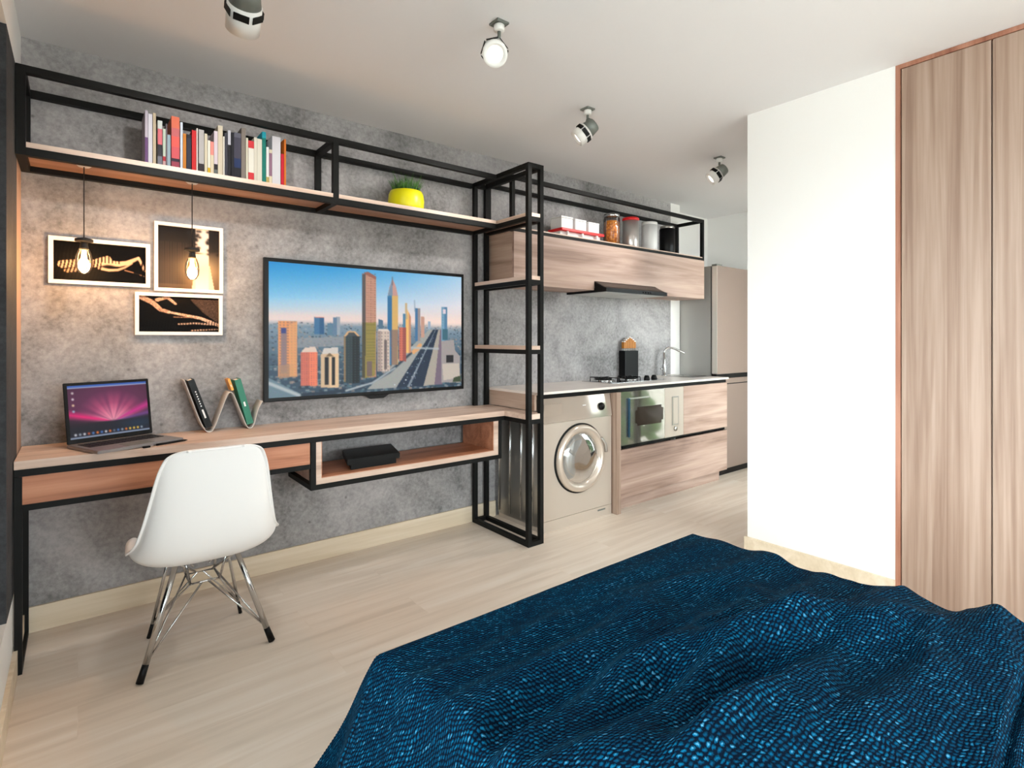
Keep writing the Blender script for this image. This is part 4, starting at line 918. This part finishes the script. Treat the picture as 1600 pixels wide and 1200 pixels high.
obj('porthole', LA([(.168,.010),(.150,.024),(.118,.034),(.085,.038),(.05,.038),(0,.036)], (dcx, MY+.003, dcz), (0,-1,0), 64), 'door_glass', dn)
bm = bmesh.new(); tube(bm, spline([(dcx+.17, MY-.028, dcz+.115), (dcx+.198, MY-.040, dcz+.07), (dcx+.205, MY-.040, dcz+.02)], 5), .010, 10); obj('handle', bm, 'brushed', dn)
obj('badge', B((2.725, 2.80, MY+.0045, MY+.0058, .042, .052)), 'grey_metal', wm)

# fridge
fr = thing('fridge', 'tall taupe two-door fridge at the far end of the kitchen', 'fridge', (4.7, 2.85, 0))
FX0, FX1, FY = 4.346, 5.02, 2.600
obj('cabinet', B((FX0, FX1, FY+.065, YR-.02, .045, 1.835)), 'fridge_side', fr)
obj('door_gasket', B((FX0+.012, FX1-.012, FY+.054, FY+.0645, .06, 1.825)), 'black', fr)
dd = obj('upper_door', B(FX0, FX1, FY, FY+.053, .888, 1.835, bev=.006), 'taupe', fr); obj('edge_trim', B((FX0-.004, FX0-.0005, FY+.002, FY+.05, .893, 1.83)), 'fridge_edge', dd)
dd = obj('lower_door', B(FX0, FX1, FY, FY+.053, .05, .848, bev=.006), 'taupe', fr); obj('handle_groove', B((FX0+.01, FX1-.01, FY-.0015, FY-.0002, .795, .803)), 'steel_black', dd)
obj('middle_gap', B((FX0+.004, FX1-.004, FY+.012, FY+.053, .849, .887)), 'black', fr)
obj('toe_kick', B((FX0+.004, FX1-.004, FY+.01, FY+.06, 0, .0495)), 'black', fr)
obj('hinge_cap', B((FX0+.01, FX0+.09, FY+.01, FY+.06, 1.8355, 1.85)), 'grey_metal', fr)

# ------------------------------------------------------------------ ceiling spotlights
def spot(base, bend, head_c, axis, label, r=.046, ln=.105, energy=26):
    base = Vector(base); head = Vector(head_c); ax = Vector(axis).normalized(); bend = Vector(bend)
    t = thing('ceiling_spotlight', label, 'spotlight', base, 'spotlights on the ceiling')
    obj('base_plate', B(base.x-.028, base.x+.028, base.y-.028, base.y+.028, CE-.008, CE, bev=.002), 'grey_metal', t)
    obj('base_cup', LA(cyl(.021, CE-.033, CE-.0082, .003), (base.x, base.y, 0), seg=24), 'lamp_white', t)
    obj('stem', T([(base.x, base.y, CE-.034), (base.x, base.y, CE-.05), bend], .007, 10), 'grey_metal', t)
    obj('knuckle', LA([(0,-.016),(.015,-.016),(.015,.016),(0,.016)], bend, (ax.cross(Vector((0,0,1)))).normalized(), 16), 'grey_metal', t)
    back = head-ax*ln/2
    obj('back_housing', LA([(0,-.052),(r*.72,-.052),(r*.80,-.046),(r*.94,0),(0,0)], back+ax*.035, ax, 32), 'grey_metal', t)
    h = obj('lamp_head', LA([(0,.036),(r,.036),(r,ln),(r*.74,ln),(r*.64,ln-.012),(0,ln-.012)], back, ax, 40), 'lamp_white', t)
    bm = bmesh.new(); side = ax.cross(Vector((0,0,1))).normalized(); upv = side.cross(ax)
    for a in range(6):
        th = a*PI/3+.3; n_ = side*math.cos(th)+upv*math.sin(th); tg = ax.cross(n_)
        obox(bm, back+ax*.046+n_*(r-.001)-tg*.0225, tg*.045, n_*.0022, ax*.022)
    obj('vent', bm, 'steel_black', h)
    f = obj('lens', LA([(0,0),(r*.63,0),(r*.63,.002),(0,.004)], back+ax*(ln-.0115), ax, 32), 'lamp_face', h)
    l = bpy.data.lights.new('spot_light', 'SPOT'); l.energy = energy; l.spot_size = math.radians(105); l.spot_blend = .8; l.color = (1., .96, .91); l.shadow_soft_size = .035
    o = bpy.data.objects.new('spot_light', l); COL.objects.link(o); o.location = head+ax*(ln/2+.02); o.rotation_euler = (-ax).to_track_quat('Z', 'Y').to_euler()
spot((.45, 1.72, CE), (.44, 1.745, CE-.09), (.405, 1.845, 2.215), (.10, .82, -.56), 'nearest grey and white ceiling spotlight, aimed down at the desk', r=.05, ln=.12)
spot((1.281, 1.691, CE), (1.270, 1.69, CE-.085), (1.229, 1.652, 2.28), (-.42, -.66, -.60), 'white ceiling spotlight facing the bed with its lit disc in view')
spot((2.129, 2.029, CE), (2.132, 2.026, CE-.07), (2.10, 2.025, 2.29), (-.56, .52, -.62), 'ceiling spotlight in front of the shelf tower, tilted sideways')
spot((3.399, 2.019, CE), (3.402, 2.016, CE-.07), (3.365, 2.02, 2.302), (-.56, .52, -.60), 'farthest ceiling spotlight over the kitchen, tilted sideways')

# ------------------------------------------------------------------ wardrobe
wd = thing('wardrobe', 'built-in oak wardrobe with tall plain doors and copper-brown edge trim', 'wardrobe', (3.1, .2, 0))
WX = 2.878
obj('carcass', B((WX+.024, 3.498, -.446, .845, 0, CE-.002)), 'oak_z', wd)
obj('edge_trim', B((WX-.002, WX+.0235, .830, .8485, 0, CE-.001), (WX-.002, WX+.0235, -.446, .830, CE-.020, CE-.001)), 'copper_edge', wd)
ys = [.829, .518, .207, -.104, -.415]
for i in range(4):
    obj('door', B((WX+.003, WX+.0235, ys[i+1]+.003, ys[i]-.003, .012, CE-.022)), 'oak_z', wd)

# ------------------------------------------------------------------ bed and blanket
bd = thing('bed', 'bed with a pale mattress, mostly hidden under the blue blanket', 'bed', (1.06, .1, 0))
BX0_, BX1_, BY0, BY1 = .52, 1.60, -.92, 1.02
obj('base', B(BX0_, BX1_, BY0, BY1, .08, .26, bev=.01), 'sheet', bd)
obj('mattress', B(BX0_+.005, BX1_-.005, BY0+.005, BY1-.005, .261, .505, bev=.04, seg=4), 'mattress', bd)
for x in (BX0_+.05, BX1_-.09):
    for y in (BY0+.05, BY1-.09): obj('leg', B(x, x+.04, y, y+.04, 0, .0795), 'steel_black', bd)

NU, NV = 300, 210
DROP = .47
U0, U1 = -DROP, 1.10+.46
V0, V1 = .03, 1.03+.42
RID = [  # (x start, y start, x end, y end, width, height)
    (.50,.56,1.18,.545,.050,.030),(1.0,.575,1.55,.43,.055,.034),(.48,.77,1.02,.80,.060,.024),(.62,.47,1.42,.395,.050,.036),(.85,.66,1.30,.69,.045,.022),
    (.70,.36,1.60,.285,.065,.036),(.50,.92,.82,.90,.045,.014),(1.05,.86,1.56,.80,.05,.018),(.55,.655,.90,.64,.035,.018),(1.10,.985,1.55,.95,.05,.010),(1.15,.50,1.58,.50,.03,.016),(.55,.40,.95,.44,.04,.022)]
def height(x, y):
    h = 0.
    for (xa, ya, xb, yb, w, a) in RID:
        t = (x-xa)/(xb-xa); tt = min(1., max(0., t)); yc = ya+(yb-ya)*tt+.018*math.sin(x*9+ya*20); e_ = (x-(xa+(xb-xa)*tt))/.10
        d = (y-yc)/w; h += a*math.exp(-d*d*(1.5 if d > 0 else .8)-e_*e_)
    def rg_(v): return (1.12-math.sqrt(v*v+.014))**2
    f = max(0., min(1., (1.0-y)/.35))
    n1 = noise.noise((x*2.6, y*7.5, 1.3)); n2 = noise.noise((x*6+4, y*13, 5.1)); n3 = noise.noise((x*14, y*20, 9.))
    r1 = rg_(noise.noise((x*1.3+y*1.6, y*7.5-x*1.2, 2.2)))-.55; r2 = rg_(noise.noise((x*2.6+y*2, y*15-x*2, 7.7)))-.55
    e2 = max(0., min(1., (x-1.30)/.3))
    return (h*1.4+(.010*n1+.007*n2*f+.0035*n3+.036*r1*f+.020*r2*f)*(.22+.78*f))*(1-.38*e2)
def cloth(u, v):
    """u across the bed (m along the cloth), v along it"""
    EX0, EX1, EY1 = .505, 1.61, 1.047
    x = EX0+u; y = v; z = .548; dl = dr_ = df = 0.
    R = .024
    def roll(d):                                            # rounded edge then a flared fall: returns out, down
        if d <= 0: return 0., 0.
        if d < R*1.25: a = d/R; return R*math.sin(a*.9), R*(1-math.cos(a*.9))
        o1, d1 = R*math.sin(1.125), R*(1-math.cos(1.125)); s = d-R*1.25; return o1+s*.36, d1+s*.93
    dl = max(0., -u); dr_ = max(0., x-EX1); df = max(0., v-EY1)
    hx = min(max(x, EX0), EX1); hy = min(v, EY1)
    out = [0., 0.]; down = 0.
    if dl: o_, k_ = roll(dl); x = EX0-o_; down += k_
    if dr_: o_, k_ = roll(dr_); x = EX1+o_*.35; down += k_
    if df: o_, k_ = roll(df); y = EY1+o_; down = max(down, k_) if down else k_
    if dl and df: down = max(roll(dl)[1], roll(df)[1])
    fall = max(dl, dr_, df); k = math.exp(-fall*4)
    # the cloth swells towards its turned-back near edge
    sw = 0.; t = max(0., min(1., (.40-y)/.18)); sw += .016*t*t*(3-2*t)*max(0., min(1., (hx-.85)/.6))
    hz = height(hx, hy)*k+sw*k
    ye = .186+.026*max(0., min(1., (hx-.95)/.35)); e_ = ye-v
    fw = max(0., 1.-dl/.12)
    if e_ > 0: y += (ye-e_*.42-y)*fw; hz -= fw*(.050*min(e_/.035, 1.)-.028*math.sin(max(0., min(1., (e_-.03)/.08))*PI))
    elif e_ > -.03: hz -= fw*.006*((e_+.03)/.03)**2
    if fall > .03:                                          # vertical pleats in the falling cloth
        amp = min(1., (fall-.03)/.2)
        if dl: x += amp*(.018*math.sin(y*17+1.)+.010*math.sin(y*41))
        if df: y += amp*(.016*math.sin(hx*15)+.010*math.sin(hx*37))
        if dr_: x += amp*(.014*math.sin(y*21))
    z = .548-down+hz
    return x, y, max(z, .004)
vs, fs, uvs = [], [], []
for j in range(NV+1):
    for i in range(NU+1):
        u = U0+(U1-U0)*i/NU; v = V0+(V1-V0)*j/NV
        vs.append(cloth(u, v)); uvs.append((u, v))
for j in range(NV):
    for i in range(NU):
        a = j*(NU+1)+i; fs.append((a, a+1, a+NU+2, a+NU+1))
org = Vector((1.05, .6, .51))
me = bpy.data.meshes.new('blanket'); me.from_pydata([tuple(Vector(q_)-org) for q_ in vs], [], fs)
ul = me.uv_layers.new(name='UVMap'); li = np.zeros(len(me.loops), np.int32); me.loops.foreach_get('vertex_index', li)
ul.data.foreach_set('uv', np.array(uvs, np.float32)[li].ravel())
for q_ in me.polygons: q_.use_smooth = True
me.materials.append(M['knit']); bl = bpy.data.objects.new('blanket', me); COL.objects.link(bl); bl.location = org
tag(bl, 'rumpled dark blue chunky knit blanket spread over the bed', 'blanket')
md = bl.modifiers.new('thickness', 'SOLIDIFY'); md.thickness = .010; md.offset = -1

# ------------------------------------------------------------------ light
w = bpy.data.worlds.new('daylight'); S.world = w; w.use_nodes = True
bg = w.node_tree.nodes['Background']; bg.inputs[1].default_value = 16.5
_n = w.node_tree; _g = _n.nodes.new('ShaderNodeTexCoord'); _s = _n.nodes.new('ShaderNodeSeparateXYZ'); _r = _n.nodes.new('ShaderNodeValToRGB')
_m = _n.nodes.new('ShaderNodeMapRange'); _m.inputs['From Min'].default_value = -1
_n.links.new(_g.outputs['Generated'], _s.inputs[0]); _n.links.new(_s.outputs['Z'], _m.inputs['Value']); _n.links.new(_m.outputs['Result'], _r.inputs['Fac']); _n.links.new(_r.outputs['Color'], bg.inputs[0])
_e = _r.color_ramp.elements; _e[0].position = .49; _e[0].color = (.40, .40, .41, 1); _e[1].position = .53; _e[1].color = (.95, .975, 1, 1)
def portal(loc, rot, sx, sy):
    l = bpy.data.lights.new('window_portal', 'AREA'); l.shape = 'RECTANGLE'; l.size = sx; l.size_y = sy; l.cycles.is_portal = True
    o = bpy.data.objects.new('window_portal', l); COL.objects.link(o); o.location = loc; o.rotation_euler = rot
portal((-.36, (WY0+1.15)/2, (WZ0+WZ1)/2), (0, -PI/2, 0), WZ1-WZ0, 1.15-WY0)
portal(((FWX0+FWX1)/2, YF-.12, (FWZ0+FWZ1)/2), (PI/2, 0, 0), FWX1-FWX0, FWZ1-FWZ0)
portal((4.31, 1.42, 1.16), (PI/2, 0, 0), 1.3, 2.08)

# ------------------------------------------------------------------ camera
cam = bpy.data.cameras.new('camera'); cam.sensor_width = 36; cam.lens = 853.42*36/1600; cam.shift_y = -(600-528.84)/1600; cam.clip_start = .02
co = bpy.data.objects.new('camera', cam); COL.objects.link(co); co.location = (0, 0, 1.2); co.rotation_euler = (PI/2, 0, -(PI/2-.898943))
S.camera = co
S.view_settings.view_transform = 'Standard'; S.view_settings.look = 'None'; S.view_settings.gamma = 1; S.view_settings.use_curve_mapping = False
S.view_settings.exposure = 0.
S.cycles.max_bounces = 10; S.cycles.diffuse_bounces = 6; S.cycles.glossy_bounces = 4; S.cycles.transparent_max_bounces = 12; S.cycles.use_denoising = True
S.cycles.sample_clamp_indirect = 6
